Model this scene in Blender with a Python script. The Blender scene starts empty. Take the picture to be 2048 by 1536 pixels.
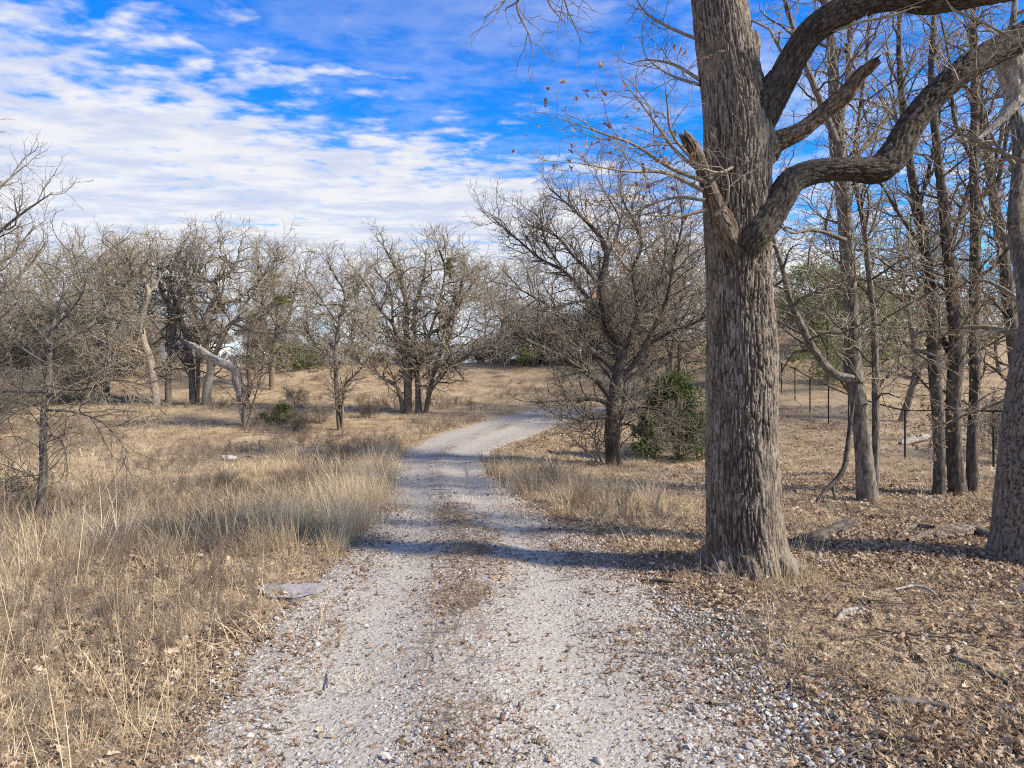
import bpy, math
import numpy as np
from mathutils import Vector, Matrix

# ------------------------------------------------------------------ camera, sky, sun, exposure
S = bpy.context.scene
C = S.collection
F, CX, HY, EYE = 1400.0, 1024.0, 745.0, 1.75          # focal (px of 2048), centre column, horizon row, eye height
cam = bpy.data.objects.new('camera', bpy.data.cameras.new('camera')); C.objects.link(cam)
cam.data.sensor_width = 36.0; cam.data.lens = 36.0 * F / 2048; cam.data.shift_y = -(768 - HY) / 2048
cam.location = (0, 0, EYE); cam.rotation_euler = (math.radians(90), 0, 0)
cam.data.clip_start = 0.05; cam.data.clip_end = 5000
S.camera = cam

SUN_EL = math.radians(35)
sun_h = Vector((0.955, -0.297, 0)).normalized()       # horizontal direction towards the sun
sun_dir = Vector((sun_h.x * math.cos(SUN_EL), sun_h.y * math.cos(SUN_EL), math.sin(SUN_EL)))
sd = bpy.data.lights.new('sun', 'SUN'); sd.energy = 4.2; sd.angle = math.radians(5.0); sd.color = (1.0, 0.88, 0.72)
sun = bpy.data.objects.new('sun', sd); C.objects.link(sun)
sun.rotation_euler = (-sun_dir).to_track_quat('-Z', 'Y').to_euler(); sun.location = (30, -10, 30)

S.cycles.adaptive_threshold = 0.01; S.cycles.pixel_filter_type = 'BLACKMAN_HARRIS'; S.cycles.filter_width = 1.1; S.cycles.use_denoising = False; S.cycles.max_bounces = 4; S.cycles.diffuse_bounces = 2; S.cycles.glossy_bounces = 1; S.cycles.transmission_bounces = 2
W = bpy.data.worlds.new('World'); S.world = W; W.use_nodes = True
S.view_settings.view_transform = 'Standard'; S.view_settings.look = 'None'
S.view_settings.exposure = 0.93; S.view_settings.gamma = 1.0; S.view_settings.use_curve_mapping = False


class NT:
    """small helper to write node trees"""
    def __init__(s, nt): s.nt = nt; s.n = nt.nodes; s.l = nt.links
    def node(s, t, **kw):
        x = s.n.new(t)
        for k, v in kw.items(): setattr(x, k, v)
        return x
    def link(s, a, b): s.l.new(a, b)
    def put(s, sock, v):
        if hasattr(v, 'is_output'): s.l.new(v, sock)
        else: sock.default_value = v
    def math(s, op, a, b=None, c=None, clamp=False):
        x = s.node('ShaderNodeMath', operation=op, use_clamp=clamp)
        s.put(x.inputs[0], a)
        if b is not None: s.put(x.inputs[1], b)
        if c is not None: s.put(x.inputs[2], c)
        return x.outputs[0]
    def vmath(s, op, a, b=None):
        x = s.node('ShaderNodeVectorMath', operation=op); s.put(x.inputs[0], a)
        if b is not None: s.put(x.inputs[1], b)
        return x.outputs[0]
    def noise(s, vec, scale, detail=4, rough=0.55, dist=0.0):
        x = s.node('ShaderNodeTexNoise'); s.put(x.inputs['Vector'], vec)
        x.inputs['Scale'].default_value = scale; x.inputs['Detail'].default_value = detail
        x.inputs['Roughness'].default_value = rough; x.inputs['Distortion'].default_value = dist
        return x.outputs['Fac']
    def voro(s, vec, scale, feature='F1', out='Distance', rand=1.0):
        x = s.node('ShaderNodeTexVoronoi', feature=feature); s.put(x.inputs['Vector'], vec)
        x.inputs['Scale'].default_value = scale; x.inputs['Randomness'].default_value = rand
        return x.outputs[out]
    def ramp(s, fac, stops, interp='LINEAR'):
        x = s.node('ShaderNodeValToRGB'); x.color_ramp.interpolation = interp
        el = x.color_ramp.elements
        while len(el) < len(stops): el.new(0.5)
        for e, (p, c) in zip(el, stops):
            e.position = p; e.color = (c, c, c, 1) if isinstance(c, (int, float)) else (*c, 1)
        s.put(x.inputs[0], fac); return x.outputs[0]
    def mix(s, fac, a, b, blend='MIX'):
        x = s.node('ShaderNodeMix', data_type='RGBA', blend_type=blend)
        s.put(x.inputs[0], fac)
        for sock, v in ((x.inputs[6], a), (x.inputs[7], b)):
            s.put(sock, v if hasattr(v, 'is_output') else (*v, 1))
        return x.outputs[2]
    def smooth(s, v, a, b):
        x = s.node('ShaderNodeMapRange', interpolation_type='SMOOTHSTEP')
        s.put(x.inputs[0], v); x.inputs[1].default_value = a; x.inputs[2].default_value = b
        return x.outputs[0]
    def scale(s, vec, sc):
        return s.vmath('MULTIPLY', vec, sc)


def build_world():
    t = NT(W.node_tree); t.n.clear()
    sky = t.node('ShaderNodeTexSky', sky_type='NISHITA'); sky.sun_disc = False
    sky.sun_elevation = SUN_EL; sky.sun_rotation = math.atan2(sun_h.x, sun_h.y)
    sky.air_density = 1.0; sky.dust_density = 0.4; sky.ozone_density = 3.0
    hs = t.node('ShaderNodeHueSaturation'); hs.inputs['Saturation'].default_value = 1.35; hs.inputs['Value'].default_value = 1.3
    hs.inputs['Hue'].default_value = 0.506
    t.link(sky.outputs[0], hs.inputs['Color'])
    co = t.node('ShaderNodeTexCoord').outputs['Generated']
    sp = t.node('ShaderNodeSeparateXYZ'); t.link(co, sp.inputs[0])
    dz = t.math('ADD', t.math('MAXIMUM', sp.outputs[2], 0.0), 0.035)
    u = t.math('DIVIDE', sp.outputs[0], dz); v = t.math('DIVIDE', sp.outputs[1], dz)   # where the ray meets a flat cloud layer
    cb = t.node('ShaderNodeCombineXYZ'); t.link(u, cb.inputs[0]); t.link(v, cb.inputs[1])
    cb.inputs[2].default_value = 3.7
    p = cb.outputs[0]
    big = t.noise(p, 0.6, 3, 0.5)
    rows = t.noise(t.scale(p, (1.0, 2.0, 1)), 1.7, 4, 0.5, 0.35)            # broad rows of the layer
    puff = t.noise(t.scale(p, (1.0, 1.25, 1)), 6.5, 5, 0.55, 0.15)           # small puffs
    # the layer thickens towards the far left and opens above the road
    cov = t.math('ADD', t.math('MULTIPLY', t.math('ABSOLUTE', v), 0.62), t.math('MULTIPLY', u, -0.47))  # mirrored, so unseen cloud behind the camera adds neutral fill light
    cov = t.math('SUBTRACT', cov, 1.68)
    gx = t.math('MULTIPLY', t.math('SUBTRACT', u, 0.1), 0.8); gy = t.math('SUBTRACT', v, 2.1)
    gap = t.math('SQRT', t.math('ADD', t.math('MULTIPLY', gx, gx), t.math('MULTIPLY', gy, gy)))
    floor_ = t.math('ADD', -0.30, t.math('MULTIPLY', t.smooth(gap, 0.7, 1.7), 0.36))  # cloud added overhead, out of view, to lift the ambient fill
    cov = t.math('MINIMUM', t.math('MAXIMUM', cov, floor_), 0.6)
    a = t.math('ADD', t.math('MULTIPLY', big, 0.8), t.math('MULTIPLY', rows, 0.9))
    a = t.math('ADD', a, t.math('MULTIPLY', puff, 1.7))
    a = t.math('ADD', a, cov)
    dens = t.smooth(a, 1.56, 2.18)
    veil = t.math('MULTIPLY', t.smooth(t.math('ADD', t.math('MULTIPLY', t.noise(t.scale(p, (0.9, 1.3, 1)), 1.6, 4, 0.6, 0.5), 0.6), t.math('MULTIPLY', t.noise(t.scale(p, (1.0, 1.3, 1)), 9.0, 4, 0.6, 0.2), 0.4)), 0.40, 0.66), t.math('ADD', 0.26, t.math('MULTIPLY', t.smooth(u, -0.3, 1.0), 0.35)))
    dens = t.math('MAXIMUM', dens, veil)
    dens = t.math('MULTIPLY', dens, 0.95)
    shade = t.smooth(t.noise(t.scale(p, (1.0, 2.0, 1)), 2.6, 5, 0.6, 0.2), 0.34, 0.62)
    cc = t.mix(shade, (4.1, 4.45, 5.4), (5.8, 5.75, 5.7))
    blue = t.mix(1.0, hs.outputs[0], (.19, .92, 1.32), 'MULTIPLY')
    col = t.mix(dens, blue, cc)
    bg = t.node('ShaderNodeBackground'); t.link(col, bg.inputs[0]); bg.inputs[1].default_value = 0.085
    o = t.node('ShaderNodeOutputWorld'); t.link(bg.outputs[0], o.inputs[0])
build_world()

# ------------------------------------------------------------------ numpy noise
def _h(ix, iy, iz, seed):
    n = (ix.astype(np.int64) * 374761393 + iy.astype(np.int64) * 668265263 + iz.astype(np.int64) * 2147483647 + seed * 974711) & 0x7fffffff
    n = ((n ^ (n >> 13)) * 1274126177) & 0x7fffffff
    n = ((n ^ (n >> 16)) * 974634223) & 0x7fffffff
    return ((n ^ (n >> 15)) & 0xffffff) / float(0xffffff)

def vnoise(x, y, z=None, seed=0):
    x = np.asarray(x, float); y = np.asarray(y, float); z = np.zeros_like(x) if z is None else np.asarray(z, float)
    fx, fy, fz = np.floor(x), np.floor(y), np.floor(z)
    wx, wy, wz = [w * w * (3 - 2 * w) for w in (x - fx, y - fy, z - fz)]
    r = 0
    for i in (0, 1):
        for j in (0, 1):
            for k in (0, 1):
                r = r + _h(fx + i, fy + j, fz + k, seed) * (wx if i else 1 - wx) * (wy if j else 1 - wy) * (wz if k else 1 - wz)
    return r * 2 - 1

def fbm(x, y, z=None, seed=0, oct=4):
    r, a, f = 0, 0.5, 1.0
    for o in range(oct):
        r = r + a * vnoise(np.asarray(x) * f, np.asarray(y) * f, None if z is None else np.asarray(z) * f, seed + o * 17)
        a *= 0.5; f *= 2.03
    return r

def sstep(x, a, b):
    t = np.clip((np.asarray(x, float) - a) / (b - a), 0, 1); return t * t * (3 - 2 * t)

def unit(a): return a / np.maximum(np.linalg.norm(a, axis=-1, keepdims=True), 1e-9)

# ------------------------------------------------------------------ terrain
_ty = np.linspace(-40, 700, 7401)
_tz = np.interp(_ty, [-40, 0, 5, 8, 12, 16, 20, 23, 27, 31, 36, 40, 46, 52, 70, 90, 150, 400, 700],
                [0.3, 0, 0, -.08, -.33, -.6, -.74, -.68, -.33, 0.05, .22, .6, 2.2, 2.5, 2.5, 2.5, 1.5, 0, -2])
_k = np.exp(-0.5 * (np.arange(-30, 31) / 12.0) ** 2); _k /= _k.sum()
_tz = np.convolve(np.pad(_tz, 30, mode='edge'), _k, mode='valid')

def H0(x, y):
    x = np.asarray(x, float); y = np.asarray(y, float)
    z = np.interp(y, _ty, _tz)
    z = z + sstep(x, -4, 6) * sstep(y, 40, 49) * .7 + sstep(x, 4, 13) * sstep(y, 21, 36) * 0.65 + sstep(x, 6, 20) * sstep(y, 28, 52) * 1.0
    z = z - 0.12 * sstep(-x, 1.5, 5) * sstep(y, 4, 9) * (1 - sstep(y, 20, 30))
    return z

def gp(px, py):
    """point of the ground seen at a photo pixel"""
    d = np.concatenate([np.arange(1.5, 60, 0.02), np.arange(60, 400, 0.25)])
    x = (px - CX) / F * d; z = EYE - (py - HY) / F * d
    b = np.nonzero(z <= H0(x, d))[0]
    i = b[0] if len(b) else len(d) - 1
    return np.array([x[i], d[i], z[i]])

def wp(px, py, d):
    return np.array([(px - CX) / F * d, d, EYE - (py - HY) / F * d])

EDGE = [((310, 1536), (1610, 1536)), ((420, 1400), (1475, 1400)), ((510, 1300), (1400, 1300)), ((620, 1200), (1330, 1200)),
        ((665, 1140), (1270, 1140)), ((740, 1050), (1130, 1050)), ((772, 1000), (1035, 1000)), ((788, 950), (978, 950)),
        ((796, 920), (966, 920)), ((812, 900), (985, 903)), ((850, 880), (1020, 888)), ((905, 860), (1075, 868)),
        ((975, 840), (1120, 848)), ((1050, 823), (1165, 829)), ((1110, 813), (1220, 818)), ((1200, 806), (1300, 812)), ((1350, 801), (1440, 807))]
_L = np.array([gp(*e[0]) for e in EDGE]); _R = np.array([gp(*e[1]) for e in EDGE])
def _mono(a):
    a = a.copy()
    for i in range(1, len(a)):
        if a[i, 1] <= a[i - 1, 1]: a[i, 1] = a[i - 1, 1] + 0.05
    return a
_L = _mono(_L); _R = _mono(_R)
_L = np.vstack([[-1.75, -14, 0], [-1.62, 0, 0], _L]); _R = np.vstack([[1.55, -14, 0], [1.45, 0, 0], _R])

def road_edges(y):
    return np.interp(y, _L[:, 1], _L[:, 0]), np.interp(y, _R[:, 1], _R[:, 0])
ROAD_END = min(_L[-1, 1], _R[-1, 1])

def road_in(x, y):
    """metres inside the road (negative outside)"""
    xl, xr = road_edges(y)
    r = np.minimum(x - xl, xr - x)
    return np.where(y > ROAD_END + 0.2, -5.0, r)

def H(x, y):
    x = np.asarray(x, float); y = np.asarray(y, float)
    z = H0(x, y)
    ins = road_in(x, y)
    off = sstep(-ins, -0.15, 0.8)
    z = z + off * (0.09 * fbm(x * .3 + 7, y * .3, seed=3) + 0.05 * fbm(x * 1.3, y * 1.3, seed=5, oct=3)) * sstep(y, -2, 6)
    z = z + (1 - off) * 0.025 * fbm(x * .8, y * .55, seed=9, oct=3)
    xl, xr = road_edges(y); u = np.clip((x - xl) / np.maximum(xr - xl, .1), 0, 1)
    z = z + (1 - off) * (0.02 * np.exp(-((u - .5) / .13) ** 2) - 0.02 * np.exp(-((u - .25) / .1) ** 2) - 0.02 * np.exp(-((u - .72) / .1) ** 2))
    # ripples where the road crosses the dip
    z = z + (1 - off) * 0.012 * np.sin(y * 2.4 + x + 1.5 * vnoise(x * .8, y * .8, seed=2)) * sstep(y, 12, 16) * (1 - sstep(y, 26, 30))
    # eroded gully in the left field
    g = np.exp(-(((x + 4.6 + .25 * (y - 12)) / .7) ** 2)) * sstep(y, 9, 11) * (1 - sstep(y, 15, 18))
    return z - 0.22 * g

# ------------------------------------------------------------------ mesh helpers
def link(o, parent=None):
    C.objects.link(o)
    if parent is not None: o.parent = parent
    return o

def tag(o, label=None, cat=None, group=None, kind=None):
    if label: o['label'] = label
    if cat: o['category'] = cat
    if group: o['group'] = group
    if kind: o['kind'] = kind
    return o

def mesh(name, V, Fc, mat=None, smooth=True, attrs=None):
    """V (n,3); Fc list of int arrays (m,k) (quads / tris)"""
    me = bpy.data.meshes.new(name)
    V = np.asarray(V, np.float32); Fc = [np.asarray(f, np.int32) for f in (Fc if isinstance(Fc, list) else [Fc]) if len(f)]
    me.vertices.add(len(V)); me.vertices.foreach_set('co', V.ravel())
    loops = np.concatenate([f.ravel() for f in Fc]); sizes = np.concatenate([np.full(len(f), f.shape[1], np.int32) for f in Fc])
    me.loops.add(len(loops)); me.loops.foreach_set('vertex_index', loops)
    me.polygons.add(len(sizes))
    st = np.zeros(len(sizes), np.int32); st[1:] = np.cumsum(sizes)[:-1]
    me.polygons.foreach_set('loop_start', st)
    me.polygons.foreach_set('use_smooth', np.full(len(sizes), smooth))
    for k, v in (attrs or {}).items():
        at = me.attributes.new(k, 'FLOAT', 'POINT'); at.data.foreach_set('value', np.asarray(v, np.float32))
    me.update(calc_edges=True)
    if mat: me.materials.append(mat)
    return me

def obj(name, me, parent=None, loc=None):
    o = bpy.data.objects.new(name, me)
    if loc is not None: o.location = [float(c) for c in loc]
    return link(o, parent)

def empty(name, loc, label, cat, group=None):
    o = bpy.data.objects.new(name, None); o.location = [float(c) for c in loc]; o.empty_display_size = 0.2
    link(o); return tag(o, label, cat, group)

class MB:
    """collects (verts, faces) pieces into one mesh"""
    def __init__(s): s.v = []; s.f = {}; s.n = 0
    def add(s, V, *Fc):
        for f in Fc:
            f = np.asarray(f, np.int64)
            if len(f): s.f.setdefault(f.shape[1], []).append(f + s.n)
        s.v.append(np.asarray(V, float)); s.n += len(V); return s
    def me(s, name, mat, smooth=True, origin=(0, 0, 0)):
        return mesh(name, np.vstack(s.v) - np.asarray(origin, float), [np.vstack(x) for x in s.f.values()], mat, smooth)

def box(x0, x1, y0, y1, z0, z1):
    V = np.array([[x, y, z] for z in (z0, z1) for (x, y) in ((x0, y0), (x1, y0), (x1, y1), (x0, y1))], float)
    return V, np.array([[3, 2, 1, 0], [4, 5, 6, 7], [0, 1, 5, 4], [1, 2, 6, 5], [2, 3, 7, 6], [3, 0, 4, 7]])

def copy_tree(o, parent=None):
    c = o.copy(); link(c, parent)
    for ch in o.children: copy_tree(ch, c)
    return c

def tubes(P, R, sides):
    """many open tubes at once: P (N,K,3), R (N,K)"""
    N, K, _ = P.shape
    T = unit(np.gradient(P, axis=1))
    mean = unit(P[:, -1] - P[:, 0])
    ref = np.where(np.abs(mean[:, 2:3]) < 0.8, np.array([[0, 0, 1.0]]), np.array([[1.0, 0, 0]]))[:, None, :]
    U = unit(np.cross(T, np.broadcast_to(ref, T.shape))); Vv = np.cross(T, U)
    a = np.arange(sides) * 2 * np.pi / sides
    ring = P[:, :, None, :] + R[:, :, None, None] * (np.cos(a)[None, None, :, None] * U[:, :, None, :] + np.sin(a)[None, None, :, None] * Vv[:, :, None, :])
    V = ring.reshape(-1, 3)
    idx = np.arange(N * K * sides).reshape(N, K, sides)
    n = np.roll(idx, -1, axis=2)
    Q = np.stack([idx[:, :-1], n[:, :-1], n[:, 1:], idx[:, 1:]], axis=-1).reshape(-1, 4)
    return V, Q

def spline(pts, n):
    """Catmull-Rom through rows of pts, n samples even in arc length"""
    p = np.asarray(pts, float)
    q = np.vstack([2 * p[0] - p[1], p, 2 * p[-1] - p[-2]])
    out = []
    for i in range(1, len(q) - 2):
        t = np.linspace(0, 1, 14, endpoint=False)[:, None]
        a, b, c, d = q[i - 1], q[i], q[i + 1], q[i + 2]
        out.append(0.5 * (2 * b + (c - a) * t + (2 * a - 5 * b + 4 * c - d) * t ** 2 + (3 * b - a - 3 * c + d) * t ** 3))
    out = np.vstack(out + [p[-1:]])
    s = np.concatenate([[0], np.cumsum(np.linalg.norm(np.diff(out[:, :3], axis=0), axis=1))])
    u = np.linspace(0, s[-1], n)
    return np.stack([np.interp(u, s, out[:, k]) for k in range(out.shape[1])], axis=1)

def worley(a, b, ncell, seed):
    fa, fb = np.floor(a), np.floor(b)
    f1 = np.full(a.shape, 9.0); f2 = f1.copy()
    for i in (-1, 0, 1):
        for j in (-1, 0, 1):
            ca, cb_ = fa + i, fb + j
            m = np.mod(ca, ncell)
            jx = _h(m, cb_, m * 0, seed); jy = _h(m, cb_, m * 0 + 1, seed + 5)
            d = np.hypot(ca + .15 + .7 * jx - a, cb_ + .15 + .7 * jy - b)
            f2 = np.where(d < f1, f1, np.minimum(f2, d)); f1 = np.minimum(f1, d)
    return f1, f2

def bark_tube(pr, nseg, sides, amp, seed, cw=0.035, ch=0.11, lump=0.06, flare=None, jag=0.0, cap=False, sharp=(0.02, 0.2), style='furrow'):
    """one limb with real bark relief; pr rows are x,y,z,r"""
    s = spline(pr, nseg); P, R = s[:, :3], np.maximum(s[:, 3], 0.002)
    T = unit(np.gradient(P, axis=0))
    U = np.zeros_like(T); u = unit(np.cross(T[0], [0.31, 0.9, 0.17]))
    for i in range(nseg):
        u = unit(u - T[i] * np.dot(u, T[i])); U[i] = u
    Vv = np.cross(T, U)
    L = np.concatenate([[0], np.cumsum(np.linalg.norm(np.diff(P, axis=0), axis=1))])
    th = np.arange(sides) / sides
    TH, LL = np.meshgrid(th, L)
    RR = np.repeat(R[:, None], sides, 1)
    nc = max(5, int(round(2 * np.pi * R.mean() / cw)))
    cx, sx = np.cos(TH * 2 * np.pi), np.sin(TH * 2 * np.pi)
    k = R.mean() / cw
    if style == 'blocky':
        wob = fbm(cx * k * .5, sx * k * .5, LL / ch * .7, seed=seed + 1, oct=3)
        f1, f2 = worley(TH * nc + wob * .9, LL / ch + 1.1 * fbm(cx * k, sx * k, LL / ch * .3, seed=seed + 2, oct=2), nc, seed)
        ridge = sstep(f2 - f1, *sharp)
    else:                                                # long interlacing furrows, short cross cracks
        wl = LL / ch + .5 * vnoise(cx * k * .4, sx * k * .4, LL / ch * .5, seed=seed + 1)
        tw = .35 * vnoise(LL / ch * .6, LL * 0 + 3, seed=seed + 3)
        c2, s2 = np.cos(TH * 2 * np.pi + tw / k), np.sin(TH * 2 * np.pi + tw / k)
        n1 = vnoise(c2 * k, s2 * k, wl, seed=seed) + .45 * vnoise(c2 * k * 2.1, s2 * k * 2.1, wl * 1.7, seed=seed + 7)
        n2 = vnoise(c2 * k * .9, s2 * k * .9, wl * 2.6, seed=seed + 8) + .4 * vnoise(c2 * k * 2.3, s2 * k * 2.3, wl * 5, seed=seed + 6)
        ridge = sstep(np.abs(n1), .04, .36) * (.35 + .65 * sstep(np.abs(n2), .0, .15))
    fine = fbm(cx * k * 3, sx * k * 3, LL / ch * 3.2, seed=seed + 4, oct=3)
    disp = amp * (ridge - 0.6 + 0.6 * fine) * (1 + .7 * vnoise(cx * 1.5, sx * 1.5, LL * 1.8, seed=seed + 13))
    lumps = fbm(cx * 1.3, sx * 1.3, LL * 1.4, seed=seed + 9, oct=3)
    RR = RR * (1 + lump * lumps) + disp * np.minimum(1, RR / 0.05)
    if flare:
        hgt, nl, ph, st = flare
        lob = 0.5 + 0.5 * np.cos(TH * 2 * np.pi * nl + ph + 0.6 * np.sin(TH * 2 * np.pi * 2))
        RR = RR * (1 + st * np.exp(-LL / hgt) * (0.25 + lob))
    X = P[:, None, :] + RR[:, :, None] * (cx[:, :, None] * U[:, None, :] + sx[:, :, None] * Vv[:, None, :])
    if jag:
        j = jag * (np.abs(fbm(cx[-1] * 3, sx[-1] * 3, seed=seed + 11, oct=3)) * 2.2)
        w = np.linspace(0, 1, nseg)[:, None] ** 6
        X = X + (w * j[None, :])[:, :, None] * T[-1]
    idx = np.arange(nseg * sides).reshape(nseg, sides); n = np.roll(idx, -1, axis=1)
    Q = np.stack([idx[:-1], n[:-1], n[1:], idx[1:]], -1).reshape(-1, 4)
    V = X.reshape(-1, 3); tri = np.zeros((0, 3), int); rg = ridge.ravel()
    if cap:
        V = np.vstack([V, P[-1] - T[-1] * R[-1] * .3]); c = len(V) - 1; rg = np.append(rg, 0)
        tri = np.stack([idx[-1], n[-1], np.full(sides, c)], -1)
    return V, Q, tri, rg

def grow(rng, P, R, dens, L, ang, gn, up, K, rf, rmax, rtip, t0=0.12, Lf=0.5, drop=0.0, out=None):
    """side shoots on many parents at once"""
    N, K0, _ = P.shape
    ln = np.linalg.norm(np.diff(P, axis=1), axis=2).sum(1)
    x = dens * ln * (1 - t0); cnt = np.floor(x + rng.random(N)).astype(int)
    idx = np.repeat(np.arange(N), cnt); M = len(idx)
    if M == 0: return np.zeros((0, K, 3)), np.zeros((0, K))
    k = np.arange(M) - np.repeat(np.cumsum(cnt) - cnt, cnt)
    t = np.minimum(t0 + (1 - t0) * (k + 0.3 + 0.7 * rng.random(M)) / cnt[idx], 0.999)
    f = t * (K0 - 1); i0 = np.minimum(f.astype(int), K0 - 2); w = (f - i0)[:, None]
    p = P[idx, i0] * (1 - w) + P[idx, i0 + 1] * w
    tan = unit(P[idx, i0 + 1] - P[idx, i0]); r = R[idx, i0] * (1 - w[:, 0]) + R[idx, i0 + 1] * w[:, 0]
    phi = k * 2.4 + rng.random(M) * 1.2 + (rng.random(N) * 6.28)[idx]
    a = np.radians(rng.normal(ang, ang * .22, M)) * (1 - .55 * t ** 5)
    ref = np.where(np.abs(tan[:, 2:3]) < .9, np.array([[0, 0, 1.0]]), np.array([[1.0, 0, 0]]))
    u = unit(np.cross(tan, ref)); v = np.cross(tan, u)
    d = np.cos(a)[:, None] * tan + np.sin(a)[:, None] * (np.cos(phi)[:, None] * u + np.sin(phi)[:, None] * v)
    l = L * (1 - Lf * t) * rng.uniform(.55, 1.4, M)
    Q = np.zeros((M, K, 3)); Q[:, 0] = p
    g = np.array([0, 0, 1.0])
    for j in range(1, K):
        d = unit(d + gn * rng.normal(0, 1, (M, 3)) + (up - drop * j / K) * g + (0 if out is None else out[1] * unit(Q[:, j - 1] - out[0])))
        Q[:, j] = Q[:, j - 1] + d * (l / (K - 1))[:, None]
    r0 = np.maximum(np.minimum(r * rf, rmax), rtip)
    s = np.linspace(0, 1, K)[None, :]
    return Q, r0[:, None] * (1 - s) + rtip * s

def as_parent(prs, K=14):
    A = np.stack([spline(p, K) for p in prs]); return A[:, :, :3], A[:, :, 3]

# ------------------------------------------------------------------ materials
def material(name, build):
    m = bpy.data.materials.new(name); m.use_nodes = True
    t = NT(m.node_tree); bs = t.n['Principled BSDF']; out = t.n['Material Output']
    bs.inputs['Roughness'].default_value = 0.9; bs.inputs['Specular IOR Level'].default_value = 0.15
    build(t, bs, out); return m

def bump(t, bs, h, strength, dist):
    b = t.node('ShaderNodeBump'); b.inputs['Strength'].default_value = strength; b.inputs['Distance'].default_value = dist
    t.link(h, b.inputs['Height']); t.link(b.outputs[0], bs.inputs['Normal'])

def gen(t): return t.node('ShaderNodeTexCoord').outputs['Object']
def rnd(t): return t.node('ShaderNodeObjectInfo').outputs['Random']

def m_ground(t, bs, out):
    p = t.node('ShaderNodeNewGeometry').outputs['Position']
    n1 = t.noise(p, 0.55, 5, .6); n2 = t.noise(p, 9, 5, .65); n3 = t.noise(p, 45, 3, .6)
    soil = t.mix(n2, (.19, .138, .092), (.34, .26, .175))
    straw = t.mix(n3, (.33, .25, .155), (.50, .40, .26))
    c = t.mix(t.smooth(n1, .4, .62), soil, straw)
    c = t.mix(t.smooth(t.noise(p, 0.22, 3, .5), .56, .66), c, t.mix(n2, (.30, .22, .15), (.40, .31, .21)))
    sp = t.node('ShaderNodeSeparateXYZ'); t.link(p, sp.inputs[0])
    chips = t.voro(p, 38, 'F1', 'Color')
    cs = t.node('ShaderNodeSeparateColor'); t.link(chips, cs.inputs[0])
    c = t.mix(t.math('MULTIPLY', t.smooth(cs.outputs[0], .55, .6), .55), c, t.mix(cs.outputs[1], (.17, .115, .075), (.5, .38, .25)))
    t.link(c, bs.inputs['Base Color'])
    bump(t, bs, t.math('ADD', t.math('MULTIPLY', n2, 1.0), t.math('MULTIPLY', n3, .6)), .8, .04)

def m_road(t, bs, out):
    p = t.node('ShaderNodeNewGeometry').outputs['Position']
    lat = t.node('ShaderNodeAttribute', attribute_name='lat').outputs['Fac']
    wob = t.math('ADD', lat, t.math('MULTIPLY', t.math('SUBTRACT', t.noise(p, .9, 4, .6), .5), .16))
    def band(c0, w): return t.math('SUBTRACT', 1.0, t.smooth(t.math('ABSOLUTE', t.math('SUBTRACT', wob, c0)), w * .4, w))
    track = t.math('MAXIMUM', band(.24, .15), band(.69, .13))
    mid = t.math('MULTIPLY', band(.45, .10), t.smooth(t.noise(p, 1.3, 4, .6), .4, .62))
    v1 = t.voro(p, 34, 'F1', 'Color'); d1 = t.voro(p, 34, 'F1', 'Distance')
    v2 = t.voro(p, 75, 'F1', 'Color'); d2 = t.voro(p, 75, 'F1', 'Distance')
    s1 = t.node('ShaderNodeSeparateColor'); t.link(v1, s1.inputs[0])
    s2 = t.node('ShaderNodeSeparateColor'); t.link(v2, s2.inputs[0])
    dust = t.mix(t.noise(p, 1.6, 5, .6), (.265, .225, .182), (.41, .37, .315))
    dust = t.mix(t.math('MULTIPLY', t.smooth(t.noise(p, 14, 4, .7), .52, .72), .5), dust, (.26, .2, .15))
    st = t.ramp(s1.outputs[0], [(0, (.36, .32, .285)), (.35, (.37, .345, .30)), (.7, (.46, .435, .388)), (1, (.54, .515, .465))])
    st2 = t.ramp(s2.outputs[0], [(0, (.2, .155, .12)), (.25, (.30, .268, .225)), (.7, (.44, .412, .36)), (1, (.54, .515, .465))])
    c = t.mix(t.smooth(s2.outputs[1], .35, .45), dust, st2)
    c = t.mix(t.math('MULTIPLY', t.smooth(s1.outputs[1], .5, .55), t.smooth(d1, .5, .42)), c, st)
    c = t.mix(t.math('MULTIPLY', track, .55), c, t.mix(t.noise(p, 30, 4, .65), (.29, .268, .23), (.42, .395, .35)))
    c = t.mix(t.math('MULTIPLY', mid, t.smooth(t.noise(p, 26, 3, .6), .38, .58)), c, (.22, .165, .115))
    t.link(c, bs.inputs['Base Color'])
    h = t.math('SUBTRACT', t.math('MULTIPLY', t.noise(p, 60, 3, .6), .4), t.math('MULTIPLY', t.math('ADD', d1, t.math('MULTIPLY', d2, .5)), t.smooth(s1.outputs[1], .4, .5)))
    bump(t, bs, h, .7, .018)

def m_stone(t, bs, out):
    r = rnd(t)
    c = t.ramp(r, [(0, (.22, .185, .152)), (.2, (.31, .278, .235)), (.42, (.40, .375, .332)), (.6, (.335, .335, .335)), (.8, (.47, .447, .405)), (1, (.60, .575, .53))])
    n = t.noise(gen(t), 45, 4, .6)
    t.link(t.mix(t.math('MULTIPLY', t.smooth(n, .45, .7), .4), c, (.36, .29, .22)), bs.inputs['Base Color'])
    bump(t, bs, n, .4, .004)

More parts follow.
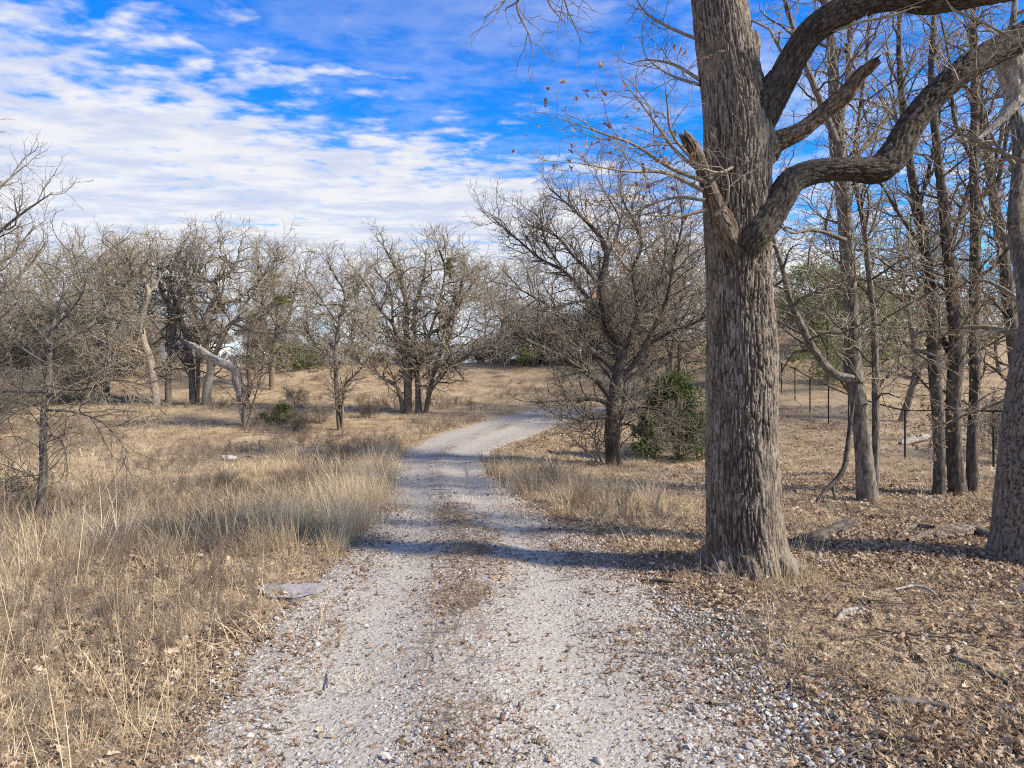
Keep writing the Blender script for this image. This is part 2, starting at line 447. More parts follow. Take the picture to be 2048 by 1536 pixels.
def plant_mat(stops, transl=0.35, noise_amt=0.25):
    def b(t, bs, out):
        c = t.ramp(rnd(t), stops)
        n = t.noise(gen(t), 14, 3, .6)
        c = t.mix(t.math('MULTIPLY', t.smooth(n, .4, .7), noise_amt), c, (.16, .11, .065))
        t.link(c, bs.inputs['Base Color'])
        if transl:
            tr = t.node('ShaderNodeBsdfTranslucent'); t.link(c, tr.inputs[0])
            mx = t.node('ShaderNodeMixShader'); mx.inputs[0].default_value = transl
            t.link(bs.outputs[0], mx.inputs[1]); t.link(tr.outputs[0], mx.inputs[2]); t.link(mx.outputs[0], out.inputs[0])
    return b

def bark_mat(dark, mid, pale, fleck=0.3, green=0.0, use_ridge=False, bumpd=.01, sc=1.0, strips=0.0):
    def b(t, bs, out):
        p = gen(t)
        n1 = t.noise(t.scale(p, (1, 1, .24)), 42 * sc, 5, .65); n2 = t.noise(p, 3.2 * sc, 3, .6); n3 = t.noise(p, 26 * sc, 4, .65)
        c = t.mix(t.smooth(n1, .34, .66), dark, mid)
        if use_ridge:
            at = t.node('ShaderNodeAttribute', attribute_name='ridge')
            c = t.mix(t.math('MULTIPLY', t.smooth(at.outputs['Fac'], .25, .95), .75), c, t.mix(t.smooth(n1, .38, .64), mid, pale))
        if strips:                                        # flaky strips of lighter outer bark, dark old fissures
            n4 = t.noise(t.scale(p, (1, 1, .2)), 62 * sc, 4, .7, .4)
            c = t.mix(t.math('MULTIPLY', t.smooth(n4, .55, .64), strips), c, pale)
            c = t.mix(t.math('MULTIPLY', t.smooth(n4, .46, .38), strips), c, dark)
        c = t.mix(t.math('MULTIPLY', t.math('MULTIPLY', t.smooth(n2, .48, .66), t.smooth(n3, .42, .6)), fleck), c, pale)
        if green: c = t.mix(t.math('MULTIPLY', t.smooth(t.noise(p, 1.7, 3, .5), .55, .72), green), c, (.16, .17, .075))
        t.link(c, bs.inputs['Base Color'])
        if strips:                                        # big weathered and stained patches
            big = t.noise(t.scale(p, (1, 1, .7)), 1.9, 4, .6, .3)
            c2 = t.mix(t.math('MULTIPLY', t.smooth(big, .55, .66), .5), c, t.mix(n1, mid, tuple(min(1, x * 1.2) for x in pale)))
            c2 = t.mix(t.math('MULTIPLY', t.smooth(big, .44, .34), .55), c2, t.mix(n1, dark, mid))
            t.link(c2, bs.inputs['Base Color'])
        bump(t, bs, t.math('ADD', n1, t.math('MULTIPLY', n3, .5)), .85, bumpd)
    return b

M = {}
M['ground'] = material('ground_soil', m_ground)
M['road'] = material('gravel_dust', m_road)
M['stone'] = material('limestone_gravel', m_stone)
M['grass'] = material('dry_grass', plant_mat([(0, (.35, .262, .155)), (.3, (.51, .395, .24)), (.65, (.63, .51, .33)), (1, (.73, .62, .44))], .25, .1))
M['straw'] = material('straw', plant_mat([(0, (.52, .42, .24)), (.5, (.66, .55, .34)), (1, (.74, .63, .42))], .3, .1))
M['weed'] = material('weed_stems', plant_mat([(0, (.14, .11, .085)), (.5, (.225, .18, .138)), (1, (.34, .27, .2))], 0, .2))
M['leaf'] = material('fallen_leaf', plant_mat([(0, (.21, .145, .095)), (.2, (.34, .245, .16)), (.5, (.46, .35, .235)), (.8, (.57, .455, .32)), (1, (.65, .55, .41))], .2, .2))
M['leafdark'] = material('old_leaf_mould', plant_mat([(0, (.14, .09, .06)), (.5, (.25, .17, .11)), (1, (.38, .27, .18))], .1, .3))
M['green'] = material('evergreen_foliage', plant_mat([(0, (.085, .12, .04)), (.5, (.115, .15, .05)), (1, (.145, .175, .065))], .2, .25))
M['palegreen'] = material('pale_green_foliage', plant_mat([(0, (.21, .235, .115)), (1, (.28, .295, .15))], .25, .3))
M['mistletoe'] = material('yellow_green_foliage', plant_mat([(0, (.17, .165, .05)), (1, (.20, .19, .06))], .3, .2))
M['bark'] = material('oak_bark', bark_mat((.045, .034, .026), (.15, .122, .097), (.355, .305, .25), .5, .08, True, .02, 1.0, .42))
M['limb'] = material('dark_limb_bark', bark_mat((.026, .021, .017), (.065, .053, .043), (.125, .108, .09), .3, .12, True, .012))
M['blocky'] = material('blocky_bark', bark_mat((.045, .036, .029), (.15, .126, .104), (.28, .248, .21), .4, .0, True, .012))
M['stem'] = material('stem_bark', bark_mat((.06, .049, .039), (.155, .13, .106), (.30, .268, .228), .5, .15, True, .008))
M['farbark'] = material('pale_bark', bark_mat((.09, .071, .052), (.205, .17, .13), (.40, .355, .285), .5, .2, False, .02))
M['darkstem'] = material('dark_stem_bark', bark_mat((.036, .029, .023), (.09, .075, .061), (.19, .168, .143), .6, .12, True, .008))
M['palebark'] = material('pale_lit_bark', bark_mat((.18, .15, .118), (.36, .315, .26), (.52, .475, .41), .5, .1, False, .02))  # paler copy of the far bark, sunlit tone put into the colour
M['tantwig'] = material('sunlit_lichen_twig', bark_mat((.22, .18, .125), (.37, .315, .228), (.56, .50, .395), .5, .12, False, .004))  # lichen tone, lightened further to put sunlight on the crowns into the colour
M['twig'] = material('twig_bark', bark_mat((.16, .132, .10), (.29, .245, .192), (.43, .38, .31), .5, .1, False, .004))
M['twigdark'] = material('dark_twig_bark', bark_mat((.08, .064, .05), (.165, .137, .11), (.28, .245, .205), .5, .1, False, .004))
M['rot'] = material('rotten_wood', bark_mat((.05, .035, .025), (.13, .093, .066), (.30, .24, .18), .5, .0, True, .01))
M['snag'] = material('bleached_snag_wood', bark_mat((.14, .115, .09), (.32, .285, .245), (.56, .52, .47), .6, .0, True, .05, .18, .5))
M['dead'] = material('weathered_dead_wood', bark_mat((.17, .145, .12), (.34, .305, .265), (.54, .50, .45), .6, .0, True, .02))
M['rock'] = material('pale_rock', bark_mat((.38, .35, .32), (.55, .52, .48), (.7, .68, .65), .5, .0, False, .01))
M['stumptop'] = material('weathered_stump_wood', bark_mat((.24, .22, .21), (.36, .34, .33), (.48, .46, .45), .4, .0, False, .006))
def plain(c, r=.6, nz=.0):
    def b(t, bs, out):
        n = t.noise(gen(t), 6, 4, .6)
        t.link(t.mix(t.math('MULTIPLY', n, nz), c, tuple(x * .5 for x in c)), bs.inputs['Base Color']); bs.inputs['Roughness'].default_value = r
    return b
M['clingleaf'] = material('clinging_leaf', plain((.33, .18, .09), .8, .5))
M['metal'] = material('black_painted_pipe', plain((.028, .027, .027), .55, .3))
M['wire'] = material('dull_wire', plain((.30, .29, .275), .6, .3))
M['white'] = material('white_siding', plain((.78, .78, .76), .7, .15))
M['tan'] = material('tan_siding', plain((.55, .48, .38), .7, .2))
M['roof'] = material('grey_brown_shingle', plain((.17, .15, .135), .9, .5))
M['glass'] = material('window_glass', plain((.04, .05, .06), .1, .0))

# ------------------------------------------------------------------ ground and road
def graded(lo, hi, fine_lo, fine_hi, step, gr=1.09):
    a = list(np.arange(fine_lo, fine_hi + 1e-6, step)); s = step; x = fine_hi
    while x < hi: s *= gr; x += s; a.append(x)
    s = step; x = fine_lo; b = []
    while x > lo: s *= gr; x -= s; b.append(x)
    return np.array(b[::-1] + a)

def make_ground():
    xs = graded(-900, 900, -8, 8, .11); ys = graded(-60, 1500, 1.5, 22, .11, 1.05)
    X, Y = np.meshgrid(xs, ys); Z = H(X, Y)
    Z = Z - 0.02 * sstep(road_in(X, Y), 0.1, 0.3)      # the bed lies just under the road sheet
    V = np.stack([X, Y, Z], -1).reshape(-1, 3)
    i = np.arange(V.shape[0]).reshape(X.shape)
    Q = np.stack([i[:-1, :-1], i[:-1, 1:], i[1:, 1:], i[1:, :-1]], -1).reshape(-1, 4)
    return tag(obj('ground', mesh('ground', V, Q, M['ground'])), kind='structure')
ground = make_ground()

def make_road():
    ys = np.concatenate([np.arange(-12, 1.5, .3), np.arange(1.5, 14, .07), np.arange(14, ROAD_END, .12)])
    xl, xr = road_edges(ys)
    xl = xl + .16 * fbm(ys * 1.1, ys * 0, seed=21, oct=4); xr = xr + .2 * fbm(ys * 1.1, ys * 0 + 5, seed=22, oct=4)
    n = 41; u = np.linspace(0, 1, n)
    X = xl[:, None] * (1 - u) + xr[:, None] * u; Y = np.repeat(ys[:, None], n, 1)
    Z = H(X, Y) + .012 + .012 * fbm(X * 7, Y * 7, seed=31, oct=2) * np.minimum(1, 6 * u * (1 - u))
    Z[:, 0] -= .03; Z[:, -1] -= .03
    V = np.stack([X, Y, Z], -1).reshape(-1, 3); i = np.arange(len(V)).reshape(X.shape)
    Q = np.stack([i[:-1, :-1], i[:-1, 1:], i[1:, 1:], i[1:, :-1]], -1).reshape(-1, 4)
    return tag(obj('gravel_road', mesh('gravel_road', V, Q, M['road'], attrs={'lat': np.repeat(u[None, :], len(ys), 0).ravel()})), kind='structure')
road = make_road()

# ------------------------------------------------------------------ scattering for uncountable stuff (grass, gravel, litter)
def scatter(name, protos, P, rot, scl, idx, label=None, cat=None, parent=None):
    coll = bpy.data.collections.new(name + '_kit')
    for i, me in enumerate(protos):
        coll.objects.link(bpy.data.objects.new('%s_kind_%02d' % (name, i), me))
    me = bpy.data.meshes.new(name); me.vertices.add(len(P)); me.vertices.foreach_set('co', np.asarray(P, np.float32).ravel())
    for an, ty, ar in (('rot', 'FLOAT_VECTOR', rot), ('scl', 'FLOAT_VECTOR', scl), ('idx', 'INT', idx)):
        at = me.attributes.new(an, ty, 'POINT')
        at.data.foreach_set('value' if ty == 'INT' else 'vector', np.asarray(ar, np.int32 if ty == 'INT' else np.float32).ravel())
    o = obj(name, me, parent)
    tag(o, label, cat, kind='stuff')
    ng = bpy.data.node_groups.new(name + '_scatter', 'GeometryNodeTree')
    ng.interface.new_socket('Geometry', in_out='INPUT', socket_type='NodeSocketGeometry')
    ng.interface.new_socket('Geometry', in_out='OUTPUT', socket_type='NodeSocketGeometry')
    n = ng.nodes; gi = n.new('NodeGroupInput'); go = n.new('NodeGroupOutput')
    ci = n.new('GeometryNodeCollectionInfo'); ci.inputs['Collection'].default_value = coll
    ci.inputs['Separate Children'].default_value = True; ci.inputs['Reset Children'].default_value = True
    ip = n.new('GeometryNodeInstanceOnPoints'); ip.inputs['Pick Instance'].default_value = True
    def na(nm, ty):
        x = n.new('GeometryNodeInputNamedAttribute'); x.data_type = ty; x.inputs['Name'].default_value = nm
        return x.outputs['Attribute']
    er = n.new('FunctionNodeEulerToRotation')
    L = ng.links
    L.new(gi.outputs[0], ip.inputs['Points']); L.new(ci.outputs[0], ip.inputs['Instance'])
    L.new(na('rot', 'FLOAT_VECTOR'), er.inputs[0]); L.new(er.outputs[0], ip.inputs['Rotation'])
    L.new(na('scl', 'FLOAT_VECTOR'), ip.inputs['Scale']); L.new(na('idx', 'INT'), ip.inputs['Instance Index'])
    L.new(ip.outputs[0], go.inputs[0])
    md = o.modifiers.new('scatter', 'NODES'); md.node_group = ng
    return o

RG = np.random.default_rng(11)
def region(n_per_m2, d0, d1, px0=-620, px1=2700):
    """random ground points between two distances, a little wider than the view"""
    w0, w1 = (px0 - CX) / F, (px1 - CX) / F
    area = (w1 - w0) * (d1 * d1 - d0 * d0) / 2
    n = int(area * n_per_m2)
    y = np.sqrt(RG.random(n) * (d1 * d1 - d0 * d0) + d0 * d0); x = y * (w0 + RG.random(n) * (w1 - w0))
    return x, y

def rs(n, base, var, tilt=0.0):
    rot = np.stack([RG.normal(0, 1, n) * tilt, RG.normal(0, 1, n) * tilt, RG.random(n) * 6.283], 1)
    s = base * np.exp(RG.normal(0, var, n)); return rot, np.repeat(s[:, None], 3, 1)

# --- pebbles
def pebble(seed):
    r = np.random.default_rng(seed)
    t = (1 + 5 ** .5) / 2
    V = np.array([[-1, t, 0], [1, t, 0], [-1, -t, 0], [1, -t, 0], [0, -1, t], [0, 1, t], [0, -1, -t], [0, 1, -t], [t, 0, -1], [t, 0, 1], [-t, 0, -1], [-t, 0, 1]], float)
    Fc = np.array([[0, 11, 5], [0, 5, 1], [0, 1, 7], [0, 7, 10], [0, 10, 11], [1, 5, 9], [5, 11, 4], [11, 10, 2], [10, 7, 6], [7, 1, 8],
                   [3, 9, 4], [3, 4, 2], [3, 2, 6], [3, 6, 8], [3, 8, 9], [4, 9, 5], [2, 4, 11], [6, 2, 10], [8, 6, 7], [9, 8, 1]])
    V = unit(V) * (1 + r.normal(0, .13, (12, 1))) + r.normal(0, .07, (12, 3))
    V *= np.array([1, r.uniform(.65, .95), r.uniform(.45, .75)]) * .5
    return mesh('pebble', V, Fc, M['stone'], smooth=bool(seed % 2))
PEB = [pebble(i) for i in range(8)]

def make_gravel():
    parts = []
    for dens, d0, d1, size in ((6200, 2.4, 5.2, .0105), (3900, 5.2, 8.5, .0115), (1000, 8.5, 14, .016), (330, 14, 24, .02)):
        x, y = region(dens, d0, d1, 150, 1850)
        ins = road_in(x, y)
        xl, xr = road_edges(y); u = (x - xl) / (xr - xl)
        nz = fbm(x * 1.3, y * .7, seed=41, oct=4) * 2
        track = np.exp(-((u - .24) / .11) ** 2) + np.exp(-((u - .69) / .09) ** 2)
        lo_ = np.where((u > .5) & (y < 5.5), -.95, -.22)
        pr = sstep((ins - lo_) / (.22 - lo_), 0, 1) * np.clip(.62 + .6 * nz - .5 * track + .35 * sstep(u, .76, .9), 0.1, 1)
        pr += .05 * sstep(ins, -1.1, -.2)
        k = RG.random(len(x)) < pr
        parts.append((x[k], y[k], size * np.exp(RG.normal(0, .45, k.sum()) + .25 * sstep(u[k], .8, 1.0))))
    x = np.concatenate([p[0] for p in parts]); y = np.concatenate([p[1] for p in parts]); s = np.clip(np.concatenate([p[2] for p in parts]), .006, .05)
    z = H(x, y) + .008 + s * .12
    n = len(x); rot = np.stack([RG.normal(0, .25, n), RG.normal(0, .25, n), RG.random(n) * 6.283], 1)
    px = s / y; top = np.argsort(-px)[:300]
    idx = RG.integers(0, len(PEB), n)
    for i in top:                                          # the stones that show largest, one by one
        o = bpy.data.objects.new('stone', PEB[idx[i]]); o.location = (x[i], y[i], z[i]); o.rotation_euler = rot[i]
        o.scale = (s[i] * 1.15,) * 3; link(o, road)
    m = np.ones(n, bool); m[top] = False
    scatter('loose_gravel', PEB, np.stack([x, y, z], 1)[m], rot[m], np.repeat(s[m, None], 3, 1), idx[m], parent=road)
make_gravel()

# --- leaves
def leaf_geo(seed):
    r = np.random.default_rng(seed)
    o = np.array([[0, .0], [.02, .14], [.13, .28], [.06, .40], [.27, .56], [.12, .66], [.21, .82], [.08, .93], [.0, 1.0]])
    o[:, 0] *= r.uniform(.85, 1.25)
    curl, bend = r.uniform(.4, 2.6) * r.choice([-1, 1, 1]), r.uniform(-.5, .7)
    mid = np.stack([np.zeros(9), o[:, 1], np.zeros(9)], 1)
    lf = np.stack([-o[:, 0] * r.uniform(.8, 1.1), o[:, 1], np.zeros(9)], 1); rt = np.stack([o[:, 0] * r.uniform(.8, 1.1), o[:, 1], np.zeros(9)], 1)
    V = np.vstack([mid, lf, rt])
    V[:, 2] = curl * V[:, 0] ** 2 * 2 + bend * (V[:, 1] - .5) ** 2 + .06 * np.sin(V[:, 1] * 9 + seed)
    V[:, 1] -= .5; V[:, 2] += .02
    a = np.arange(8)
    Q = np.vstack([np.stack([a, a + 1, a + 10, a + 9], 1), np.stack([a + 1, a, a + 18, a + 19], 1)])
    return V, Q
LEAFG = [leaf_geo(i) for i in range(7)]
LEAF = [mesh('oak_leaf', v, q, M['leaf']) for v, q in LEAFG]
LEAFD = [mesh('old_leaf', v, q, M['leafdark']) for v, q in LEAFG[:4]]

def make_leaves():
    X, Y, Sz, D = [], [], [], []
    for dens, d0, d1, size in ((1700, 2.4, 5.5, .051), (1000, 5.5, 9, .057), (430, 9, 16, .08), (70, 16, 30, .11)):
        x, y = region(dens, d0, d1)
        ins = road_in(x, y); xl, xr = road_edges(y)
        right = (x > xr).astype(float); nz = fbm(x * .9, y * .9, seed=51, oct=4) * 2; n2 = fbm(x * 2.6, y * 2.6, seed=52, oct=2) * 2
        pr = right * sstep(-ins, -.25, .55) * np.clip(.5 + 1.0 * nz + .5 * n2, .22, 1)
        pr += (1 - right) * np.exp(-((ins + .4) / .42) ** 2) * np.clip(.6 + .9 * nz, .05, 1)
        pr += (1 - right) * sstep(-ins, .2, 1) * np.clip(.02 + .5 * nz, .02, .4) * (1 - .8 * sstep(y, 6, 10))
        pr += sstep(ins, 0, .3) * .015
        k = RG.random(len(x)) < np.clip(pr, 0, 1)
        X.append(x[k]); Y.append(y[k]); Sz.append(size * np.exp(RG.normal(0, .3, k.sum())))
    x, y, s = map(np.concatenate, (X, Y, Sz)); n = len(x)
    z = H(x, y) + .006 + RG.random(n) * .035 * sstep(-road_in(x, y), 0, .5)
    rot = np.stack([RG.normal(0, .45, n), RG.normal(0, .45, n), RG.random(n) * 6.283], 1)
    idx = np.where(RG.random(n) < .42, RG.integers(7, 11, n), RG.integers(0, 7, n))
    top = np.argsort(-(s / y) * (idx < 7))[:300]
    for i in top:
        o = bpy.data.objects.new('fallen_leaf', LEAF[idx[i] % 7]); o.location = (x[i], y[i], z[i] + .01); o.rotation_euler = rot[i]; o.scale = (s[i],) * 3
        link(o, ground)
    m = np.ones(n, bool); m[top] = False
    scatter('leaf_litter', LEAF + LEAFD, np.stack([x, y, z], 1)[m], rot[m], np.repeat(s[m, None], 3, 1), idx[m],
            'brown and tan fallen oak leaves carpeting the ground', 'leaf litter')
make_leaves()

def stick_mesh(seed, K=6, n=1, mat='twigdark'):
    r = np.random.default_rng(seed)
    P = np.zeros((1, K, 3)); d = np.array([1.0, 0, 0]); p = np.array([-.5, 0, .012])
    for j in range(K):
        P[0, j] = p; d = unit(d + r.normal(0, .16, 3) * [1, 1, .25]); p = p + d / (K - 1)
    R = np.linspace(.02, .01, K)[None]
    mb = MB().add(*tubes(P, R, 5))
    Q, R2 = grow(r, P, R, 2.5, .3, 45, .15, 0, 4, .7, .012, .004)
    if len(Q): Q[:, :, 2] = np.abs(Q[:, :, 2]) * .4 + .01; mb.add(*tubes(Q, R2, 4))
    return mb.me('stick', M[mat])
STICK = [stick_mesh(i) for i in range(5)] + [stick_mesh(9, mat='dead')]

def make_sticks():
    x, y = region(46, 2.4, 16)
    ins = road_in(x, y); xl, xr = road_edges(y)
    k = RG.random(len(x)) < np.where(ins > 0, .07, np.where(x > xr, .75, .15)); x, y = x[k], y[k]; n = len(x)
    rot = np.stack([RG.normal(0, .08, n), RG.normal(0, .08, n), RG.random(n) * 6.283], 1)
    ln = np.clip(.13 * np.exp(RG.normal(0, .6, n)), .04, .5)
    scatter('twig_litter', STICK, np.stack([x, y, H(x, y) + .015], 1), rot, np.stack([ln, ln * .8, ln * .8], 1), RG.integers(0, 6, n),
            'small broken grey twigs strewn over the ground', 'twigs')
    # fine brown debris between the stones, thick on the middle strip
    x, y = region(2700, 2.4, 10.5, 150, 2250)
    ins = road_in(x, y); xl, xr = road_edges(y); u = (x - xl) / (xr - xl)
    nz = fbm(x * 1.6, y * .9, seed=61, oct=4) * 2
    pr = np.where(ins > 0, np.clip(.45 + .7 * nz, .12, .95) * (1 - .75 * (np.exp(-((u - .24) / .1) ** 2) + np.exp(-((u - .69) / .085) ** 2))) + .9 * np.exp(-((u - .45) / .085) ** 2) * np.clip(.5 + nz, 0, 1) + .35 * sstep(u, .8, 1), .4)
    k = RG.random(len(x)) < pr; x, y = x[k], y[k]; n = len(x)
    rot = np.stack([RG.normal(0, .2, n), RG.normal(0, .2, n), RG.random(n) * 6.283], 1)
    ln = .03 * np.exp(RG.normal(0, .45, n))
    scatter('plant_debris', [stick_mesh(20 + i, 3, mat='weed') for i in range(3)] + LEAFD[:2], np.stack([x, y, H(x, y) + .018], 1), rot,
            np.repeat(ln[:, None], 3, 1) * np.array([1, 1.2, 1.2]), RG.integers(0, 5, n), 'dark brown plant crumbs between the road stones', 'debris')
make_sticks()

# --- grasses
def blades(seed, n, h, spread, lean, w, K=5, mat='grass', bend=.5):
    r = np.random.default_rng(seed)
    a = r.random(n) * 6.283; rad = spread * np.sqrt(r.random(n))
    base = np.stack([np.cos(a) * rad, np.sin(a) * rad, -.02 * np.ones(n)], 1)
    la = a + r.normal(0, .9, n); hh = h * r.uniform(.45, 1.15, n)
    d = np.stack([np.cos(la) * lean, np.sin(la) * lean, np.ones(n)], 1) + r.normal(0, lean * .5, (n, 3)) * [1, 1, 0]
    d = unit(d); side = unit(np.stack([-np.sin(la + r.normal(0, .8, n)), np.cos(la), np.zeros(n)], 1))
    P = np.zeros((n, K, 3)); p = base; bz = bend * r.random(n)[:, None] ** 1.5
    for j in range(K):
        P[:, j] = p; p = p + d * (hh / (K - 1))[:, None]
        d = unit(d + bz * np.stack([np.cos(la), np.sin(la), -.6 * np.ones(n)], 1) / K * 2.2)
    ww = (w * np.array([.8, 1, .9, .6, .12][:K]))[None, :, None] * r.uniform(.6, 1.3, n)[:, None, None]
    V = np.stack([P - side[:, None] * ww / 2, P + side[:, None] * ww / 2], 2).reshape(-1, 3)
    i = np.arange(n * K * 2).reshape(n, K, 2)
    Q = np.stack([i[:, :-1, 0], i[:, :-1, 1], i[:, 1:, 1], i[:, 1:, 0]], -1).reshape(-1, 4)
    return mesh('grass_clump', V, Q, M[mat])

def weed(seed, h=.55, mat='weed'):
    r = np.random.default_rng(seed); n = 7
    prs = []
    for i in range(n):
        a = r.random() * 6.283; l = r.uniform(.1, .4)
        p = np.array([[0.03 * math.cos(a), .03 * math.sin(a), -.03, .003], [l * .4 * h * math.cos(a), l * .4 * h * math.sin(a), h * .5, .0025],
                      [l * h * math.cos(a + r.normal(0, .4)), l * h * math.sin(a), h * r.uniform(.8, 1.1), .0015]])
        prs.append(p)
    P, R = as_parent(prs, 6)
    mb = MB().add(*tubes(P, R, 3))
    Q, R2 = grow(r, P, R, 16, h * .32, 38, .1, .1, 4, .8, .002, .0012, t0=.25); mb.add(*tubes(Q, R2, 3))
    Q, R3 = grow(r, Q, R2, 22, h * .13, 40, .15, .05, 3, .9, .0015, .001, t0=.2); mb.add(*tubes(Q, R3, 3))
    return mb.me('weed', M[mat])

SHORT = [blades(i, 40, .12, .12, .6, .003, bend=1.0) for i in range(4)]
MEDG = [blades(10 + i, 38, .21, .11, .38, .003, bend=1.0) for i in range(4)]
TALL = [blades(20 + i, 44, .56, .10, .22, .003, bend=.85) for i in range(4)]
STRAW = [blades(30 + i, 4, .75, .05, .16, .0034, mat='straw', bend=.4) for i in range(4)]
WEED = [weed(40 + i, .4) for i in range(4)]

def make_grass():
    rec = {k: [] for k in 'smtw'}
    def put(kind, x, y, base, var): rec[kind].append((x, y, base * np.exp(RG.normal(0, var, len(x)))))
    flat = lambda y: np.interp(y, [0, 7, 11, 18, 28, 48], [.9, .8, .7, .58, .48, .4])
    for dens, d0, d1, sc in ((105, 2.3, 6, 1.0), (80, 6, 11, 1.0), (46, 11, 18, 1.2), (22, 18, 28, 1.5), (9, 28, 48, 2.0)):
        x, y = region(dens, d0, d1); ins = road_in(x, y); xl, xr = road_edges(y)
        left = x < (xl + xr) / 2
        n1 = fbm(x * .33, y * .33, seed=71, oct=4) * 2; n2 = fbm(x * 1.2, y * 1.2, seed=72, oct=3) * 2
        off = sstep(-ins, .05, .55)
        band = left * np.exp(-((-ins - .6) / .45) ** 2) * sstep(y, 6.3, 8)          # tall verge left of the road
        near = (1 - sstep(y, 4.5, 9.5))
        r = RG.random(len(x))
        # short thatch
        pS = off * np.where(left, .62, .5 * np.clip(.4 + n1 + n2, .12, 1.2) + .25 * sstep(y, 9, 16))
        k = r < pS; put('s', x[k], y[k], sc, .25)
        # medium grass
        r = RG.random(len(x))
        pM = off * np.where(left, np.clip(.42 + .7 * n1 + .25 * n2, .06, .95) * (1 - .9 * near), .05 * np.clip(.2 + n1 + n2, 0, 1) + .85 * np.exp(-((ins + 1.3) / 1.3) ** 2) * sstep(y, 7.5, 9.5) + .45 * sstep(y, 12.5, 18) * np.clip(.7 + n1, .2, 1.2))
        k = r < pM; put('m', x[k], y[k], sc * .9, .25)
        # tall grass
        r = RG.random(len(x))
        pT = band * 1.0 + (~left) * .22 * np.exp(-((ins + 1.1) / .9) ** 2) * sstep(y, 8.5, 10.5) * (1 - sstep(y, 16, 19)) + left * off * np.clip(n1 + .3 * n2 - .2, 0, .3) * (1 - near)
        k = r < pT * (1 - sstep(y, 18, 30)); put('t', x[k], y[k], sc * 1.0, .25)
        # grey brown weeds
        r = RG.random(len(x))
        pW = left * off * np.clip(.1 - 1.0 * n1 + .25 * n2, .0, .5) + left * 1.0 * np.exp(-((-ins - 1.7) / .7) ** 2) * sstep(y, 6, 8) * (1 - sstep(y, 22, 26)) \
            + (~left) * .22 * np.exp(-((ins + .9) / .7) ** 2) * sstep(y, 8, 10)
        k = r < (pW * (1 - .5 * near) + left * off * near * .34); put('w', x[k], y[k], sc * .8 * (1 - .35 * near[k]), .25)
    # tufts on the middle strip of the road and its ragged edges
    for (px, py, cnt, sp) in ((875, 1000, 26, .12), (905, 1030, 40, .16), (925, 1060, 46, .16), (935, 1100, 30, .14), (870, 975, 16, .12), (935, 1150, 14, .12),
                              (930, 1205, 26, .14), (905, 1345, 26, .2), (925, 1120, 40, .14), (920, 1190, 26, .16), (895, 1290, 20, .16), (1560, 1330, 30, .2), (1400, 1300, 20, .16), (1365, 1125, 40, .2), (1530, 1180, 60, .35), (1600, 1240, 36, .3)):
        g = gp(px, py); x = g[0] + RG.normal(0, sp, cnt); y = g[1] + RG.normal(0, sp * 1.7, cnt); x = g[0] + (x - g[0]) * .7; put('s', x[::2], y[::2], .55, .3); put('w', x[::2], y[::2], .22, .3)
    for (px, py, cnt, sp) in ((1440, 1150, 16, .2), (1540, 1165, 16, .25), (1600, 1190, 6, .2), (1560, 1260, 6, .1), (1840, 1400, 4, .2), (1700, 1010, 24, .5), (1370, 1110, 14, .2),
                              (1500, 1020, 30, .6), (250, 1440, 12, .3), (80, 1480, 60, .45), (150, 1440, 40, .4), (40, 1380, 30, .35)):
        g = gp(px, py); x = g[0] + RG.normal(0, sp, cnt); y = g[1] + RG.normal(0, sp, cnt); put('m', x, y, .75, .3)
    kinds = {'s': (SHORT, 'dry_short_grass', 'short dry matted grass over the field and verges'), 'm': (MEDG, 'dry_grass', 'knee-high dry tan grass across the field'),
             't': (TALL, 'tall_dry_grass', 'tall pale dry grass along the left verge of the road'), 'w': (WEED, 'dry_weeds', 'grey-brown dry branching weeds among the left field grass')}
    for k, (pr, nm, lb) in kinds.items():
        x, y, s = [np.concatenate([q[i] for q in rec[k]]) for i in range(3)]; n = len(x)
        rot = np.stack([RG.normal(0, .1, n), RG.normal(0, .1, n), RG.random(n) * 6.283], 1)
        scatter(nm, pr, np.stack([x, y, H(x, y)], 1), rot, np.stack([s, s, s * RG.uniform(.65, 1.15, n) * flat(y) * np.where((x > road_edges(y)[1]) & (x < road_edges(y)[1] + 3) & (y > 17) & (y < 32), .5, 1)], 1), RG.integers(0, len(pr), n), lb, 'weeds' if k == 'w' else 'grass')
    # single straws
    x, y = region(3.5, 2.6, 12); ins = road_in(x, y); xl, xr = road_edges(y)
    k = (ins < -.2) & (RG.random(len(x)) < np.where(x < xl, .5, .06)); x, y = x[k], y[k]
    for (px, py, cnt, sp) in ((250, 1500, 3, .1), (385, 1420, 4, .12), (720, 1500, 0, .1), (260, 1280, 4, .15), (350, 1390, 2, .1), (20, 1330, 6, .2), (600, 1290, 4, .15), (560, 1100, 8, .3), (470, 1110, 8, .3),
                              (1510, 1170, 5, .15), (1560, 1180, 4, .15), (1440, 1130, 5, .2), (1590, 1180, 4, .2)):
        g = gp(px, py); x = np.append(x, g[0] + RG.normal(0, sp, cnt)); y = np.append(y, g[1] + RG.normal(0, sp, cnt))
    n = len(x); rot = np.stack([RG.normal(0, .12, n), RG.normal(0, .12, n), RG.random(n) * 6.283], 1); s = .85 * np.exp(RG.normal(0, .2, n))
    scatter('grass_straws', STRAW, np.stack([x, y, H(x, y)], 1), rot, np.repeat(s[:, None], 3, 1), RG.integers(0, 4, n), 'thin upright pale straws standing above the grass', 'grass')
make_grass()

